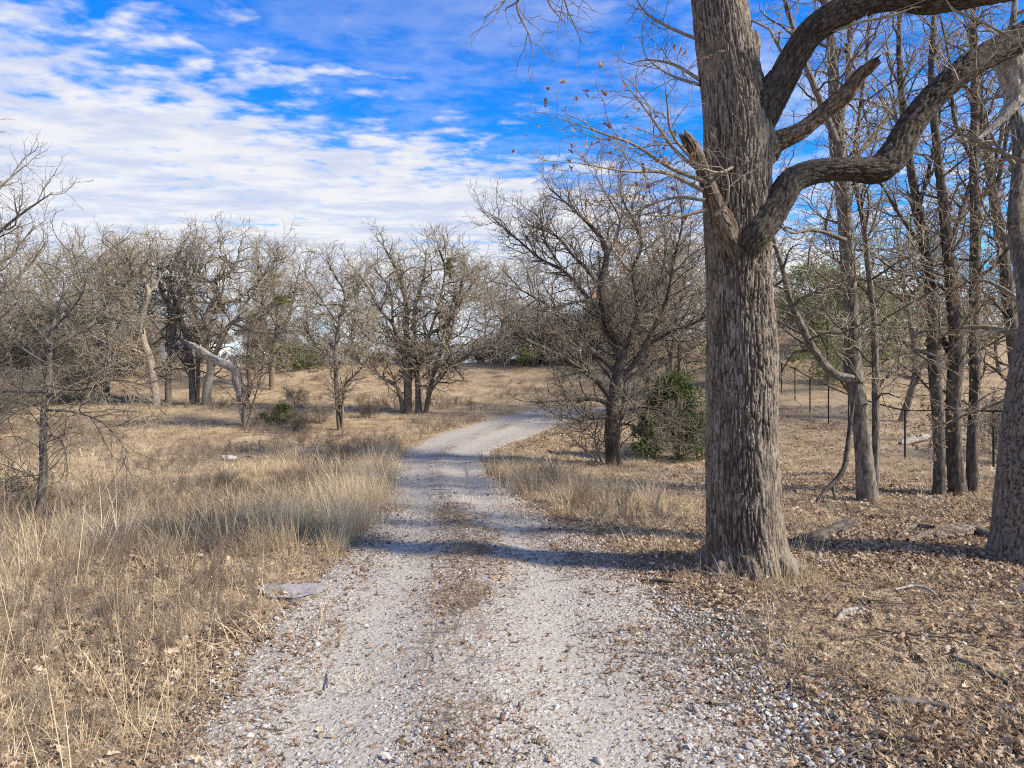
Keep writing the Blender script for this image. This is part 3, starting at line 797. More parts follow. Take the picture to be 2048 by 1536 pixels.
# ------------------------------------------------------------------ trees
def px_limb(d, pts, dy=0.0):
    """skeleton rows from photo columns/rows and half widths (px), at distance d drifting by dy metres"""
    n = len(pts); out = []
    for i, q in enumerate(pts):
        dd = d + (q[3] if len(q) > 3 else dy * (i / max(1, n - 1)) ** 1.3)
        out.append([*wp(q[0], q[1], dd), q[2] * dd / F])
    return np.array(out)

def twigs(rng, P, R, spec, mb, first=None):
    """grow successive orders of shoots; spec rows: dict for grow + sides"""
    cur, cr = P, R
    for lv, sp in enumerate(spec):
        sp = dict(sp); sides = sp.pop('sides'); keep = sp.pop('keep', False)
        Q, QR = grow(rng, cur, cr, **sp)
        if len(Q): (first if first is not None and lv == 0 else mb).add(*tubes(Q, QR, sides))
        if keep: cur2, cr2 = np.concatenate([Q]), QR
        cur, cr = Q, QR
    return cur

def spec(scale=1.0, d1=3.2, d2=7, d3=9, gn=.24, up=.06, tip=.003, l1=1.3, l2=.62, l3=.28, ang=45, r1=.03, drop=0.0, out=None, t0=.15, r2=.012, r3=.006):
    s = scale
    return [dict(dens=d1 / s, L=l1 * s, ang=ang, gn=gn, up=up, K=7, rf=.6, rmax=r1 * s, rtip=tip * 1.8, sides=5, t0=t0, Lf=.35, drop=drop, out=out),
            dict(dens=d2 / s, L=l2 * s, ang=ang + 3, gn=gn * 1.1, up=up, K=5, rf=.65, rmax=r2 * s, rtip=tip * 1.2, sides=3, drop=drop, out=out),
            dict(dens=d3 / s, L=l3 * s, ang=ang + 5, gn=gn, up=up, K=3, rf=.75, rmax=r3 * s, rtip=tip, sides=3, t0=.1, drop=drop)]

def make_tree(name, label, limbs, sp, seed, stem_mat='farbark', twig_mat='twig', amp=.004, group=None, sides=12, seg=30, cw=.05, ch=.14, extra=None, leaves=None, cat='tree', flare=None, thin=.85):
    """limbs: list of x,y,z,r arrays, the first is the trunk"""
    rng = np.random.default_rng(seed)
    base = limbs[0][0, :3].copy(); base[2] = H(base[0], base[1])
    root = empty(name, base, label, cat, group)
    limbs = [l * np.array([1, 1, 1, thin if i == 0 else thin * .72]) for i, l in enumerate(limbs)]
    for i, l in enumerate(limbs):
        V, Q, T3, rg = bark_tube(l, seg, sides, amp, seed + i, cw, ch, cap=True, flare=flare if i == 0 else None)
        obj('trunk' if i == 0 else 'limb', mesh('trunk' if i == 0 else 'limb', V - base, [Q, T3], M[stem_mat], attrs={'ridge': rg}), root)
    mb = MB(); first = MB(); P, R = as_parent(limbs)
    tips = twigs(rng, P, R, sp, mb, first)
    if first.n: obj('branches', first.me('branches', M['stem' if twig_mat == 'tantwig' else stem_mat], origin=base), root)
    if extra is not None:
        for (lp, sp2) in extra:
            P2, R2 = as_parent(lp); mb.add(*tubes(P2, R2, 5)); t2 = twigs(rng, P2, R2, sp2, mb); tips = np.concatenate([tips, t2]) if len(t2) else tips
    obj('crown', mb.me('crown', M[twig_mat], origin=base), root)
    if leaves is not None: hang_leaves(root, tips, base, rng, *leaves)
    return root

def hang_leaves(root, tips, base, rng, n, size, test=None, mat='leaf'):
    t = tips[:, -1]
    if test is not None: t = t[test(t)]
    if len(t) == 0: return
    t = t[rng.integers(0, len(t), n)]
    mb = MB()
    for p in t:
        v, q = LEAFG[rng.integers(0, 7)]
        a, b, c = rng.random(3) * 6.283
        m = np.array(Matrix.Rotation(a, 3, 'Z') @ Matrix.Rotation(b, 3, 'X') @ Matrix.Rotation(c, 3, 'Y'))
        mb.add((v * size * rng.uniform(.6, 1.2)) @ m.T + p + rng.normal(0, .015, 3), q)
    o = obj('dry_leaves', mb.me('dry_leaves', M[mat], origin=base), root); o['kind'] = 'stuff'

# ---- the big oak beside the road
def big_oak():
    d = 6.28; rng = np.random.default_rng(5)
    tr = px_limb(d, [(1494, 1172, 88), (1493, 1120, 84), (1489, 1050, 81), (1486, 950, 79), (1484, 850, 77), (1484, 700, 74), (1480, 600, 70), (1477, 500, 70), (1476, 420, 74),
                     (1476, 350, 72), (1478, 280, 76), (1468, 200, 70), (1450, 100, 62), (1438, 0, 58), (1432, -120, 55)]) * np.array([1, 1, 1, .885])
    top = px_limb(d, [(1435, -100, 55.5), (1432, -150, 54), (1440, -400, 42), (1420, -700, 30), (1450, -1000, 14)])
    base = np.array([tr[0, 0], tr[0, 1], H(tr[0, 0], tr[0, 1])])
    root = empty('oak_tree', base, 'huge oak with thick furrowed grey trunk standing at the right edge of the road', 'tree')
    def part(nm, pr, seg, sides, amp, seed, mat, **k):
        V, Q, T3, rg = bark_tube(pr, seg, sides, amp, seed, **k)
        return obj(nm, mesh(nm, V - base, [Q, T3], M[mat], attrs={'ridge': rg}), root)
    part('leader', top, 60, 40, .012, 9, 'bark', cw=.03, ch=.2)
    part('trunk', tr, 760, 340, .02, 1, 'bark', cw=.0185, ch=.19, lump=.05, flare=(.24, 5, 2.2, .34))
    for i, (an, ln, r0) in enumerate(((.15, .62, .13), (-.75, .5, .12), (-1.7, .5, .12), (-2.5, .55, .12), (2.7, .5, .11), (1.4, .6, .12))):
        c_, s_ = math.cos(an), math.sin(an); pts = []
        for f, dz, rr in ((.08, .5, .45), (.18, .28, .85), (.27, .13, .9), (.40, .04, .62), (.28 + ln * .35, .0, .35), (.28 + ln * .5, -.06, .15)):
            x_, y_ = tr[0, 0] + c_ * f - s_ * .04 * math.sin(f * 9 + i), tr[0, 1] + s_ * f + c_ * .04 * math.sin(f * 9 + i)
            pts.append([x_, y_, H(x_, y_) + dz, r0 * rr])
        part('root', np.array(pts), 90, 44, .014, 40 + i, 'bark', cw=.02, ch=.12, lump=.2)
    A = px_limb(d, [(1480, 340, 18), (1492, 290, 34), (1514, 235, 40), (1543, 190, 35), (1568, 152, 29), (1590, 110, 27), (1622, 66, 26), (1665, 34, 27), (1722, 8, 24), (1790, -2, 21), (1860, 6, 21), (1950, -5, 17), (2060, -30, 18), (2220, -90, 12), (2400, -200, 6)], -.9)
    B = px_limb(d, [(1486, 545, 7, -.2), (1495, 510, 20, -.22), (1510, 476, 29, -.23), (1535, 440, 30, -.2), (1562, 398, 28, -.16), (1586, 362, 26, -.11), (1640, 342, 22, -.04), (1700, 339, 21, 0), (1755, 340, 27, .04), (1790, 308, 28, .06), (1822, 250, 25, .1), (1875, 188, 25, .15), (1940, 132, 26, .2), (2000, 98, 26, .25), (2060, 65, 25, .3), (2150, 10, 20, .35), (2300, -100, 12, .4), (2420, -220, 5, .5)])
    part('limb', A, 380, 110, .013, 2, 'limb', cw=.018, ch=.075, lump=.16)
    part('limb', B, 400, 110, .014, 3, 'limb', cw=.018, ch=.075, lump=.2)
    Cb = px_limb(d, [(1505, 330, 30), (1525, 300, 34), (1552, 283, 22), (1600, 262, 17), (1650, 222, 16), (1690, 190, 17), (1715, 155, 13), (1735, 138, 11), (1750, 126, 8)], -.4)
    tag(part('broken_limb', Cb, 160, 54, .009, 4, 'rot', cw=.018, ch=.12, lump=.16, jag=.06, cap=True), 'bare broken limb with pale splintered tip')
    D = px_limb(d, [(1472, 530, 6, -.22), (1464, 485, 17, -.235), (1450, 448, 21, -.25), (1433, 410, 17, -.28), (1417, 370, 14, -.31), (1402, 330, 12, -.33), (1387, 297, 12, -.35), (1371, 274, 8, -.37)])
    tag(part('broken_limb', D, 200, 90, .013, 5, 'rot', cw=.018, ch=.14, lump=.2, jag=.07, cap=True), 'rotten reddish-brown broken limb')
    part('limb_stub', px_limb(d, [(1480, 150, 20), (1500, 115, 17), (1508, 85, 12), (1506, 70, 8)]), 40, 36, .01, 6, 'bark', cw=.04, ch=.08, lump=.2, jag=.03, cap=True)
    part('burl', px_limb(d, [(1500, 310, 40), (1530, 292, 38), (1548, 284, 28), (1556, 281, 10)]), 40, 60, .012, 7, 'bark', cw=.035, ch=.05, lump=.2, cap=True)
    E = px_limb(d + .45, [(2005, 98, 26), (2020, 130, 25), (2030, 170, 22), (2026, 205, 15), (2005, 235, 9), (1985, 255, 6), (1955, 278, 3)], -.1)
    tag(part('dead_limb', E, 90, 40, .01, 8, 'dead', cw=.03, ch=.1, lump=.22, cap=True), 'grey bark-stripped dead piece hanging from the lower limb')
    # limbs above the frame
    up = [px_limb(d, [(1440, -260, 34), (1300, -330, 26), (1170, -250, 16), (1090, -110, 9), (1045, -25, 4)], -.5),
          px_limb(d, [(1440, -350, 34), (1330, -520, 26), (1150, -700, 16), (1000, -760, 7)], 1.6),
          px_limb(d, [(1440, -420, 32), (1600, -560, 24), (1800, -700, 15), (2000, -800, 6)], -1.2),
          px_limb(d, [(1430, -550, 26), (1420, -750, 18), (1300, -950, 8)], -1.8), px_limb(d, [(1430, -500, 26), (1560, -650, 20), (1640, -900, 8)], 2.0)]
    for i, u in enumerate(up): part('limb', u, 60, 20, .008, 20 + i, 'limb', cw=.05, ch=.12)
    mb = MB()
    P, R = as_parent([A, B] + up, 20)
    twigs(rng, P, R, spec(.8, d1=2.6, d2=6, d3=8, gn=.27, up=.05, tip=.002, r1=.018, t0=.2), mb)
    # shoots on the left of the trunk, some still with leaves
    sh = [px_limb(d - .35, q, dy) for q, dy in (
        ([(1415, 365, 5), (1340, 335, 4), (1270, 290, 3), (1200, 265, 2), (1130, 240, 1.0)], -.3), ([(1412, 350, 4.5), (1350, 300, 3.5), (1300, 230, 2.5), (1245, 160, 1.0)], .2),
        ([(1405, 380, 5), (1330, 345, 4), (1250, 342, 2.5), (1150, 325, 1)], -.6), ([(1412, 420, 4), (1340, 440, 3), (1270, 480, 2), (1215, 535, .8)], -.2),
        ([(1400, 335, 4), (1345, 270, 3), (1335, 210, 2), (1330, 165, .8)], -.3), ([(1410, 400, 4), (1350, 395, 3), (1290, 415, 2), (1245, 450, .8)], .1),
        ([(1430, 430, 4), (1455, 400, 3), (1450, 340, 2.2), (1400, 330, 1), (1330, 300, .7)], -.3))]
    P, R = as_parent(sh); mb.add(*tubes(P, R, 5))
    tips = twigs(rng, P, R, spec(.5, d1=4.2, d2=6, d3=6, gn=.2, up=.03, tip=.0016, r1=.012, l1=1.0), mb)
    sh2 = [px_limb(d, q, dy) for q, dy in (([(1400, 80, 4), (1340, 55, 3), (1290, 25, 2), (1265, -20, 1)], .5), ([(1400, 160, 4), (1350, 130, 3), (1300, 120, 2), (1265, 125, .8)], .6),
                                           ([(1400, 170, 3.5), (1340, 150, 2.5), (1290, 115, 1)], .9), ([(1540, 330, 5), (1480, 330, 4), (1440, 345, 3), (1400, 335, 1)], -.75),
                                           ([(1040, -25, 3), (1035, 20, 2.4), (1058, 70, 1.6), (1066, 115, .7)], 0), ([(1085, -40, 3), (1100, 10, 2), (1130, 45, .8)], 0), ([(1040, -25, 2.5), (1005, 5, 1.6), (985, 45, .7)], 0))]
    P, R = as_parent(sh2); mb.add(*tubes(P, R, 5)); twigs(rng, P, R, spec(.45, d1=4, d2=5, d3=5, gn=.22, up=.02, tip=.0016, r1=.01, l1=.8), mb)
    obj('crown', mb.me('crown', M['twig'], origin=base), root)
    hang_leaves(root, tips, base, rng, 130, .075, mat='clingleaf')
    return root
big_oak()

# ---- the oak cut by the right edge of the picture
def edge_oak():
    g = gp(2060, 1120); d = g[1]
    tr = px_limb(d, [(2062, 1135, 76), (2064, 1090, 70), (2070, 1000, 66), (2078, 900, 64), (2088, 800, 62), (2100, 700, 58), (2118, 600, 52), (2140, 450, 44), (2150, 300, 38), (2130, 100, 32), (2150, -150, 24), (2120, -400, 14), (2140, -600, 6)])
    limbs = [tr, px_limb(d, [(2100, 690, 34), (2070, 640, 26), (2055, 560, 20), (2035, 450, 17), (2040, 300, 13), (2020, 150, 9), (2030, 0, 5)], 1.5),
             px_limb(d, [(2130, 450, 30), (2200, 330, 24), (2280, 180, 16), (2380, 0, 8)], -1), px_limb(d, [(2140, 250, 26), (2250, 100, 18), (2330, -150, 9)], 2),
             px_limb(d, [(2130, 60, 22), (2050, -150, 16), (1980, -350, 8)], -1.5)]
    base = np.array([tr[0, 0], tr[0, 1], H(tr[0, 0], tr[0, 1])]); rng = np.random.default_rng(77)
    root = empty('oak_tree', base, 'leaning oak with checkered blocky bark cut off by the right edge of the picture', 'tree')
    for i, l in enumerate(limbs):
        V, Q, T3, rg = bark_tube(l, 420 if i == 0 else 90, 200 if i == 0 else 40, .017 if i == 0 else .007, 90 + i, .038, .05 if i == 0 else .1, style='blocky' if i == 0 else 'furrow', flare=(.12, 4, 0, .25) if i == 0 else None)
        obj('trunk' if i == 0 else 'limb', mesh('trunk', V - base, [Q, T3], M['blocky' if i == 0 else 'stem'], attrs={'ridge': rg}), root)
    mb = MB(); P, R = as_parent(limbs)
    tips = twigs(rng, P, R, spec(1.0, d1=1.8, d2=5, d3=7, gn=.22, up=.05, tip=.0022, t0=.3), mb)
    lo = [px_limb(d + .8, [(2075, 690, 7), (2000, 660, 5), (1930, 655, 3), (1870, 680, 1)], .6), px_limb(d + .8, [(2080, 760, 6), (2010, 800, 4), (1930, 830, 2.5), (1860, 860, 1)], .4),
          px_limb(d + .8, [(2080, 640, 6), (2010, 580, 4), (1950, 560, 2.5), (1890, 590, 1)], .7), px_limb(d + .6, [(2060, 560, 5), (2010, 470, 4), (1970, 420, 2.5), (1950, 330, 1)], .7)]
    P, R = as_parent(lo); mb.add(*tubes(P, R, 5)); lt = twigs(rng, P, R, spec(.5, d1=4.5, d2=6, d3=6, gn=.2, up=0, tip=.0018, r1=.012, l1=1.0), mb)
    obj('crown', mb.me('crown', M['twig'], origin=base), root)
    hang_leaves(root, lt, base, rng, 800, .062)
edge_oak()

# ---- twin stemmed tree and its neighbours by the fence
def right_group():
    d = gp(1737, 1003)[1]
    L = [px_limb(d, q, dy) for q, dy in (
        ([(1737, 1010, 30), (1732, 960, 25), (1727, 900, 22), (1716, 800, 22), (1706, 745, 24), (1704, 650, 19), (1697, 550, 18), (1690, 450, 18), (1682, 350, 19), (1674, 280, 21), (1668, 200, 15), (1664, 100, 12), (1650, 0, 10), (1640, -150, 6)], .6),
        ([(1748, 1005, 15), (1752, 900, 13), (1751, 760, 12), (1749, 650, 11), (1738, 550, 10), (1726, 440, 9), (1708, 340, 8), (1720, 220, 7), (1735, 100, 5), (1740, -40, 3)], .5),
        ([(1704, 760, 18), (1665, 745, 16), (1625, 695, 14), (1602, 650, 13), (1580, 600, 11), (1567, 545, 9), (1550, 490, 7), (1535, 430, 5), (1540, 340, 3)], -.8),
        ([(1674, 285, 13), (1635, 190, 11), (1600, 100, 9), (1570, 0, 7), (1550, -120, 4)], -.6), ([(1674, 270, 12), (1695, 170, 10), (1700, 60, 8), (1720, -80, 5)], 1.0),
        ([(1690, 480, 9), (1630, 460, 7), (1580, 465, 5), (1550, 440, 3)], -1.0), ([(1682, 350, 10), (1740, 280, 8), (1790, 210, 6), (1830, 100, 4)], 1.2),
        ([(1625, 700, 7), (1590, 705, 5), (1555, 725, 3), (1520, 740, 2)], -.4))]
    make_tree('twin_stem_tree', 'grey two-stemmed tree with a limb bending left, between the big oak and the fence', L,
              spec(1.05, d1=4.6, d2=7.5, d3=8, tip=.003, gn=.28, r1=.02, r2=.012), 101, 'stem', 'tantwig', amp=.011, thin=.74, sides=28, seg=110, cw=.035, ch=.12)
    hb = px_limb(d - .4, [(1708, 800, 2), (1700, 850, 4), (1694, 905, 5), (1686, 940, 5), (1664, 968, 4), (1648, 982, 3), (1632, 1003, 1.5)], -.2)
    fk = px_limb(d - .4, [(1664, 968, 4), (1668, 985, 3), (1672, 1000, 1.5)], -.2)
    base = hb[-1, :3]
    r = empty('dead_branch', base, 'dead branch hanging down the left side of the two-stemmed tree', 'branch')
    for i, b in enumerate((hb, fk)):
        V, Q, T3, rg = bark_tube(b, 30, 10, .003, 300 + i, cap=True); obj('stem' if i == 0 else 'fork', mesh('stem', V - base, [Q, T3], M['darkstem'], attrs={'ridge': rg}), r)
    d2 = gp(1915, 990)[1]
    trio = [('slender dark tree, leftmost of the three trunks in front of the fence rail', 111,
             [([(1878, 998, 15), (1879, 900, 13), (1873, 800, 14), (1868, 720, 14), (1862, 600, 13), (1850, 500, 12), (1836, 420, 10), (1820, 330, 9), (1808, 240, 8), (1798, 120, 6), (1800, -20, 4)], .3),
              ([(1868, 712, 7), (1830, 700, 6), (1800, 706, 5), (1765, 718, 3), (1730, 700, 2)], -.5), ([(1850, 500, 8), (1800, 430, 6), (1770, 380, 4), (1740, 330, 2)], -.9), ([(1835, 420, 8), (1860, 330, 6), (1880, 220, 4), (1875, 100, 3)], .8)]),
            ('dark forked tree, middle of the three trunks in front of the fence rail', 112,
             [([(1917, 995, 21), (1908, 900, 18), (1907, 800, 17), (1912, 700, 17), (1906, 600, 15), (1896, 500, 13), (1886, 400, 11), (1872, 280, 9), (1862, 150, 7), (1870, 0, 4)], -.3),
              ([(1910, 720, 12), (1885, 680, 11), (1868, 630, 10), (1855, 560, 8), (1840, 480, 6), (1815, 380, 3)], .7), ([(1896, 500, 9), (1930, 400, 7), (1960, 280, 5), (1965, 120, 3)], 1), ([(1905, 590, 7), (1860, 560, 5), (1800, 545, 4), (1760, 520, 2)], -.9)]),
            ('straight dark tree, rightmost of the three trunks in front of the fence rail', 113,
             [([(1944, 997, 15), (1945, 880, 12), (1950, 750, 12), (1949, 600, 12), (1951, 450, 12), (1948, 300, 10), (1951, 180, 9), (1945, 60, 7), (1950, -80, 4)], .2),
              ([(1950, 430, 8), (1990, 330, 7), (2010, 200, 5), (2000, 60, 3)], .8), ([(1949, 330, 7), (1910, 240, 6), (1900, 130, 4), (1880, 30, 2)], -.8), ([(1950, 560, 6), (2000, 520, 5), (2040, 450, 3)], -.6)])]
    for lb, sd_, q in trio:
        make_tree('slender_tree', lb, [px_limb(d2 + (sd_ - 112) * .15, a, b) for a, b in q], spec(1.05, d1=4.2, d2=7, d3=8, tip=.003, gn=.28, r1=.02, r2=.012), sd_, 'darkstem', 'tantwig', amp=.012, thin=.8, sides=24, seg=100,
                  group='trees in front of the fence', leaves=(220, .065, lambda t: (t[:, 2] < 3.6) & (t[:, 0] > 6.2)) if sd_ != 111 else None, cw=.03, ch=.08)
    d3 = 14.5
    make_tree('slender_tree', 'dark curved tree rising behind the leaning oak at the right edge', [px_limb(d3, a, b) for a, b in (
        ([(2040, 965, 17), (2042, 850, 14), (2030, 720, 14), (2018, 600, 13), (2000, 470, 12), (1978, 330, 10), (1958, 200, 8), (1945, 60, 6), (1950, -60, 4)], 0),
        ([(2015, 590, 8), (2050, 480, 7), (2070, 350, 5), (2060, 200, 3)], 1), ([(1990, 400, 8), (2010, 290, 6), (2035, 160, 4), (2030, 20, 2)], -1), ([(2020, 640, 6), (1985, 600, 5), (1950, 570, 3)], -1))],
              spec(1.15, d1=3, d2=6.5, d3=8, tip=.0035), 121, 'darkstem', 'twig', amp=.008, sides=16, seg=60)
right_group()

# ---- the spreading tree at the bend
def bend_tree():
    d = gp(1226, 925)[1]
    q = [([(1228, 935, 26), (1225, 900, 24), (1223, 850, 21), (1228, 790, 19), (1238, 740, 18), (1243, 703, 17), (1226, 663, 16), (1205, 600, 13), (1204, 560, 12), (1214, 505, 9), (1190, 461, 7), (1142, 415, 4), (1101, 378, 2)], 0),
         ([(1222, 800, 12), (1205, 775, 12), (1186, 756, 12), (1133, 720, 11), (1077, 691, 9), (1041, 675, 6), (1014, 674, 4)], -1.5), ([(1232, 745, 12), (1205, 718, 11), (1162, 691, 10), (1121, 630, 8), (1070, 595, 5), (1020, 570, 2)], -.5),
         ([(1232, 700, 12), (1212, 665, 11), (1178, 600, 9), (1130, 545, 8), (1081, 518, 6), (1033, 477, 4), (984, 435, 2)], .8), ([(1205, 585, 9), (1175, 540, 8), (1145, 510, 6), (1113, 473, 5), (1060, 450, 2)], 1.5),
         ([(1240, 715, 13), (1262, 670, 11), (1275, 623, 10), (1267, 542, 8), (1283, 481, 6), (1250, 410, 4), (1236, 370, 2)], 1.5), ([(1235, 760, 13), (1270, 725, 12), (1300, 670, 10), (1332, 602, 8), (1348, 522, 6), (1364, 450, 4), (1360, 390, 2)], -.8),
         ([(1275, 640, 8), (1320, 560, 6), (1330, 470, 4), (1310, 390, 2)], 1.2), ([(1290, 690, 8), (1350, 660, 7), (1400, 640, 5), (1450, 600, 3)], -1.2), ([(1222, 812, 9), (1195, 800, 9), (1160, 798, 8), (1125, 800, 6), (1100, 803, 5)], -.9),
         ([(1222, 835, 6), (1186, 838, 5), (1154, 840, 4), (1118, 826, 2)], -1.2), ([(1228, 830, 7), (1280, 815, 5), (1330, 825, 3), (1375, 850, 2)], -1), ([(1225, 850, 6), (1260, 850, 4), (1300, 870, 3), (1340, 900, 1.5)], -1.4),
         ([(1180, 600, 6), (1130, 610, 5), (1070, 640, 4), (1000, 640, 2)], -1.6), ([(1215, 510, 5), (1240, 450, 4), (1220, 400, 3), (1190, 350, 1.5)], .3), ([(1130, 545, 5), (1090, 480, 4), (1080, 420, 2)], .5)]
    make_tree('spreading_bare_tree', 'wide bare tree with sweeping left limbs at the bend of the road', [px_limb(d, a, b) for a, b in q],
              spec(1.0, d1=7.5, d2=9, d3=9.5, gn=.24, up=.08, tip=.0036, r1=.018, r2=.01, r3=.006, l1=1.45), 131, 'darkstem', 'twig', amp=.008, thin=.64, sides=16, seg=60)
    st = px_limb(d - .5, [(1238, 940, 5), (1236, 880, 5), (1245, 820, 4), (1250, 760, 3)], 0); st2 = px_limb(d - .4, [(1205, 930, 4), (1190, 880, 3), (1196, 840, 2)], 0)
    make_tree('understory_shrub', 'tangled grey leafless shrub at the foot of the tree at the bend', [st, st2, px_limb(d - .6, [(1215, 940, 4), (1170, 900, 3), (1150, 880, 2)], -.3)],
              spec(.7, d1=6, d2=7, d3=8, gn=.25, up=0, tip=.0035, l1=1.4), 132, 'twigdark', 'twigdark', amp=0, sides=6, seg=14, cat='shrub')
bend_tree()

# ---- trees across the left field
def field_trees():
    def T(name, label, base, q, sp, seed, group=None, dd=0, **k):
        d = gp(*base)[1] + dd
        return make_tree(name, label, [px_limb(d, a, b) for a, b in q], sp, seed, group=group, **{**dict(amp=.008, sides=10, seg=34, cw=.06, ch=.2, twig_mat='tantwig'), **k})
    OUT = spec(1.5, d1=6.5, d2=10, d3=10.5, gn=.38, up=.045, tip=.0062, r1=.03, r2=.015, r3=.008, l1=1.25, l2=.62, l3=.26)
    T('clump_oak', 'many-stemmed bare oak clump with a round crown left of the road bend', (830, 826), [
        ([(816, 828, 9), (817, 770, 8), (817, 719, 8), (812, 652, 7), (812, 606, 6), (799, 553, 4), (766, 490, 2)], .5), ([(812, 826, 8), (812, 760, 8), (806, 705, 7), (786, 649, 6), (759, 619, 5), (733, 569, 4), (705, 535, 2)], -.8),
        ([(806, 826, 7), (800, 790, 7), (789, 769, 6), (759, 752, 5), (739, 719, 4), (715, 690, 3), (680, 660, 2)], -1), ([(836, 828, 10), (836, 780, 9), (836, 735, 9), (852, 692, 8), (860, 666, 7), (885, 655, 6), (919, 606, 4), (950, 560, 2)], 1),
        ([(840, 828, 8), (833, 719, 7), (829, 619, 6), (849, 553, 4), (852, 500, 2)], 1.5), ([(851, 826, 9), (857, 795, 8), (866, 772, 8), (899, 732, 7), (925, 720, 5), (949, 702, 4), (985, 690, 2)], -.8),
        ([(855, 790, 7), (876, 719, 6), (899, 679, 5), (912, 619, 4), (925, 553, 2), (935, 510, 1)], .6), ([(806, 705, 5), (775, 690, 4), (740, 680, 3), (710, 640, 2)], -1.5), ([(860, 666, 5), (880, 600, 4), (890, 540, 3), (880, 500, 2)], -1.2),
        ([(786, 649, 4), (780, 580, 3), (750, 540, 2)], 1.5)], OUT, 141)
    T('thin_bare_tree', 'slender two-stemmed bare tree between the clump oak and the broken snag', (681, 862), [
        ([(679, 866, 6), (676, 820, 5), (673, 780, 5), (672, 700, 5), (678, 650, 4), (690, 590, 3), (668, 550, 2), (652, 515, 1)], .3), ([(684, 864, 5), (686, 800, 4), (690, 770, 3.5), (715, 745, 3), (738, 718, 2)], -.6),
        ([(678, 650, 3), (650, 610, 3), (630, 580, 2), (610, 550, 1)], -.6), ([(674, 720, 3), (640, 700, 2.5), (610, 660, 1.5)], .8), ([(685, 610, 3), (720, 570, 2), (735, 530, 1)], .7), ([(676, 740, 3), (710, 690, 2), (730, 640, 1.2)], .9)],
      spec(1.3, d1=7, d2=10, d3=10, gn=.3, up=.06, tip=.0055, r1=.02, l1=1.0), 142)
    LF = spec(1.55, d1=6.5, d2=10, d3=10.5, gn=.38, up=.03, tip=.0062, r1=.03, r2=.015, r3=.008, l1=1.3, l2=.62, l3=.26)
    G = 'bare oaks beyond the left field'
    T('bare_oak', 'pale leaning oak trunk, leftmost clear stem of the left grove', (312, 812), [
        ([(313, 818, 10), (308, 770, 9), (299, 715, 9), (287, 682, 8), (282, 632, 7), (297, 585, 6), (276, 549, 4), (225, 500, 2)], -.5), ([(287, 682, 6), (255, 650, 5), (215, 620, 4), (170, 590, 3), (130, 545, 1.5)], -1.2),
        ([(283, 640, 5), (240, 590, 4), (190, 540, 3), (170, 500, 1.5)], 1.2), ([(295, 590, 5), (320, 550, 4), (300, 505, 2)], .8), ([(300, 715, 5), (270, 700, 4), (225, 690, 3), (180, 670, 2)], -1.6), ([(290, 600, 4), (255, 560, 3), (265, 500, 1.5)], -.8)], LF, 151, G, stem_mat='palebark')
    T('bare_oak', 'bare oak just right of the pale leaning trunk in the left grove', (337, 810), [
        ([(337, 816, 8), (336, 770, 7), (337, 742, 7), (340, 698, 6), (347, 632, 6), (322, 582, 4), (315, 510, 2)], .8), ([(345, 640, 5), (360, 590, 4), (350, 540, 3), (365, 490, 1.5)], -.6), ([(340, 690, 4), (310, 650, 3), (280, 620, 2)], 1), ([(335, 600, 4), (380, 560, 3), (400, 500, 1.5)], 1.4)], LF, 152, G)
    T('bare_oak', 'dark straight oak stem in the middle of the left grove', (385, 808), [
        ([(385, 814, 8), (384, 760, 7), (381, 720, 7), (370, 665, 6), (352, 610, 5), (340, 560, 3), (355, 500, 1.5)], 1), ([(395, 810, 6), (396, 740, 6), (395, 665, 5), (386, 599, 4), (370, 532, 3), (390, 480, 1.5)], 1.6), ([(380, 700, 5), (410, 640, 4), (440, 600, 3), (450, 540, 1.5)], -.8)], LF, 153, G)
    T('bare_oak', 'pale thick oak with a wide crooked crown at the right of the left grove', (412, 810), [
        ([(412, 818, 11), (414, 780, 10), (422, 732, 9), (410, 690, 9), (407, 655, 9), (422, 615, 8), (436, 589, 6), (428, 562, 5), (465, 540, 4), (485, 490, 2)], -.6), ([(418, 740, 9), (442, 682, 8), (465, 645, 7), (515, 629, 5), (560, 605, 4), (600, 570, 2)], -1),
        ([(422, 615, 6), (450, 606, 5), (480, 595, 4), (520, 560, 3), (550, 520, 1.5)], .9), ([(462, 645, 5), (500, 660, 4), (545, 665, 3), (590, 660, 1.5)], -1.6), ([(432, 575, 5), (400, 545, 4), (410, 500, 2)], 1.2), ([(470, 640, 5), (510, 580, 4), (540, 540, 3), (570, 495, 1.5)], 1.2), ([(465, 540, 3), (440, 500, 2), (450, 470, 1)], -.6)], LF, 154, G, stem_mat='palebark')
    T('bare_oak', 'round-crowned bare oak at the left end of the grove beside the thicket', (215, 800), [
        ([(212, 806, 8), (214, 760, 7), (220, 700, 7), (212, 650, 6), (200, 590, 4), (205, 530, 2)], 1), ([(216, 680, 5), (245, 630, 4), (250, 570, 3), (262, 510, 1.5)], -1), ([(214, 660, 5), (180, 620, 4), (150, 560, 3), (140, 510, 1.5)], .8), ([(208, 620, 4), (225, 560, 3), (235, 500, 1.5)], 1.5), ([(216, 700, 4), (180, 680, 3), (140, 640, 2), (115, 600, 1)], -1)], LF, 155, G)
    T('bare_oak', 'bare oak at the right end of the left grove, behind the snag', (545, 806), [
        ([(545, 812, 7), (543, 760, 6), (548, 700, 6), (556, 640, 5), (548, 580, 3), (555, 515, 1.5)], 1.5), ([(548, 690, 4), (575, 640, 4), (590, 580, 3), (600, 530, 1.5)], -.8), ([(553, 650, 4), (525, 600, 3), (515, 540, 2), (520, 500, 1)], 1), ([(546, 720, 4), (515, 690, 3), (490, 650, 2)], -1)], LF, 156, G, dd=5)
    # broken snag
    d = gp(485, 852)[1]
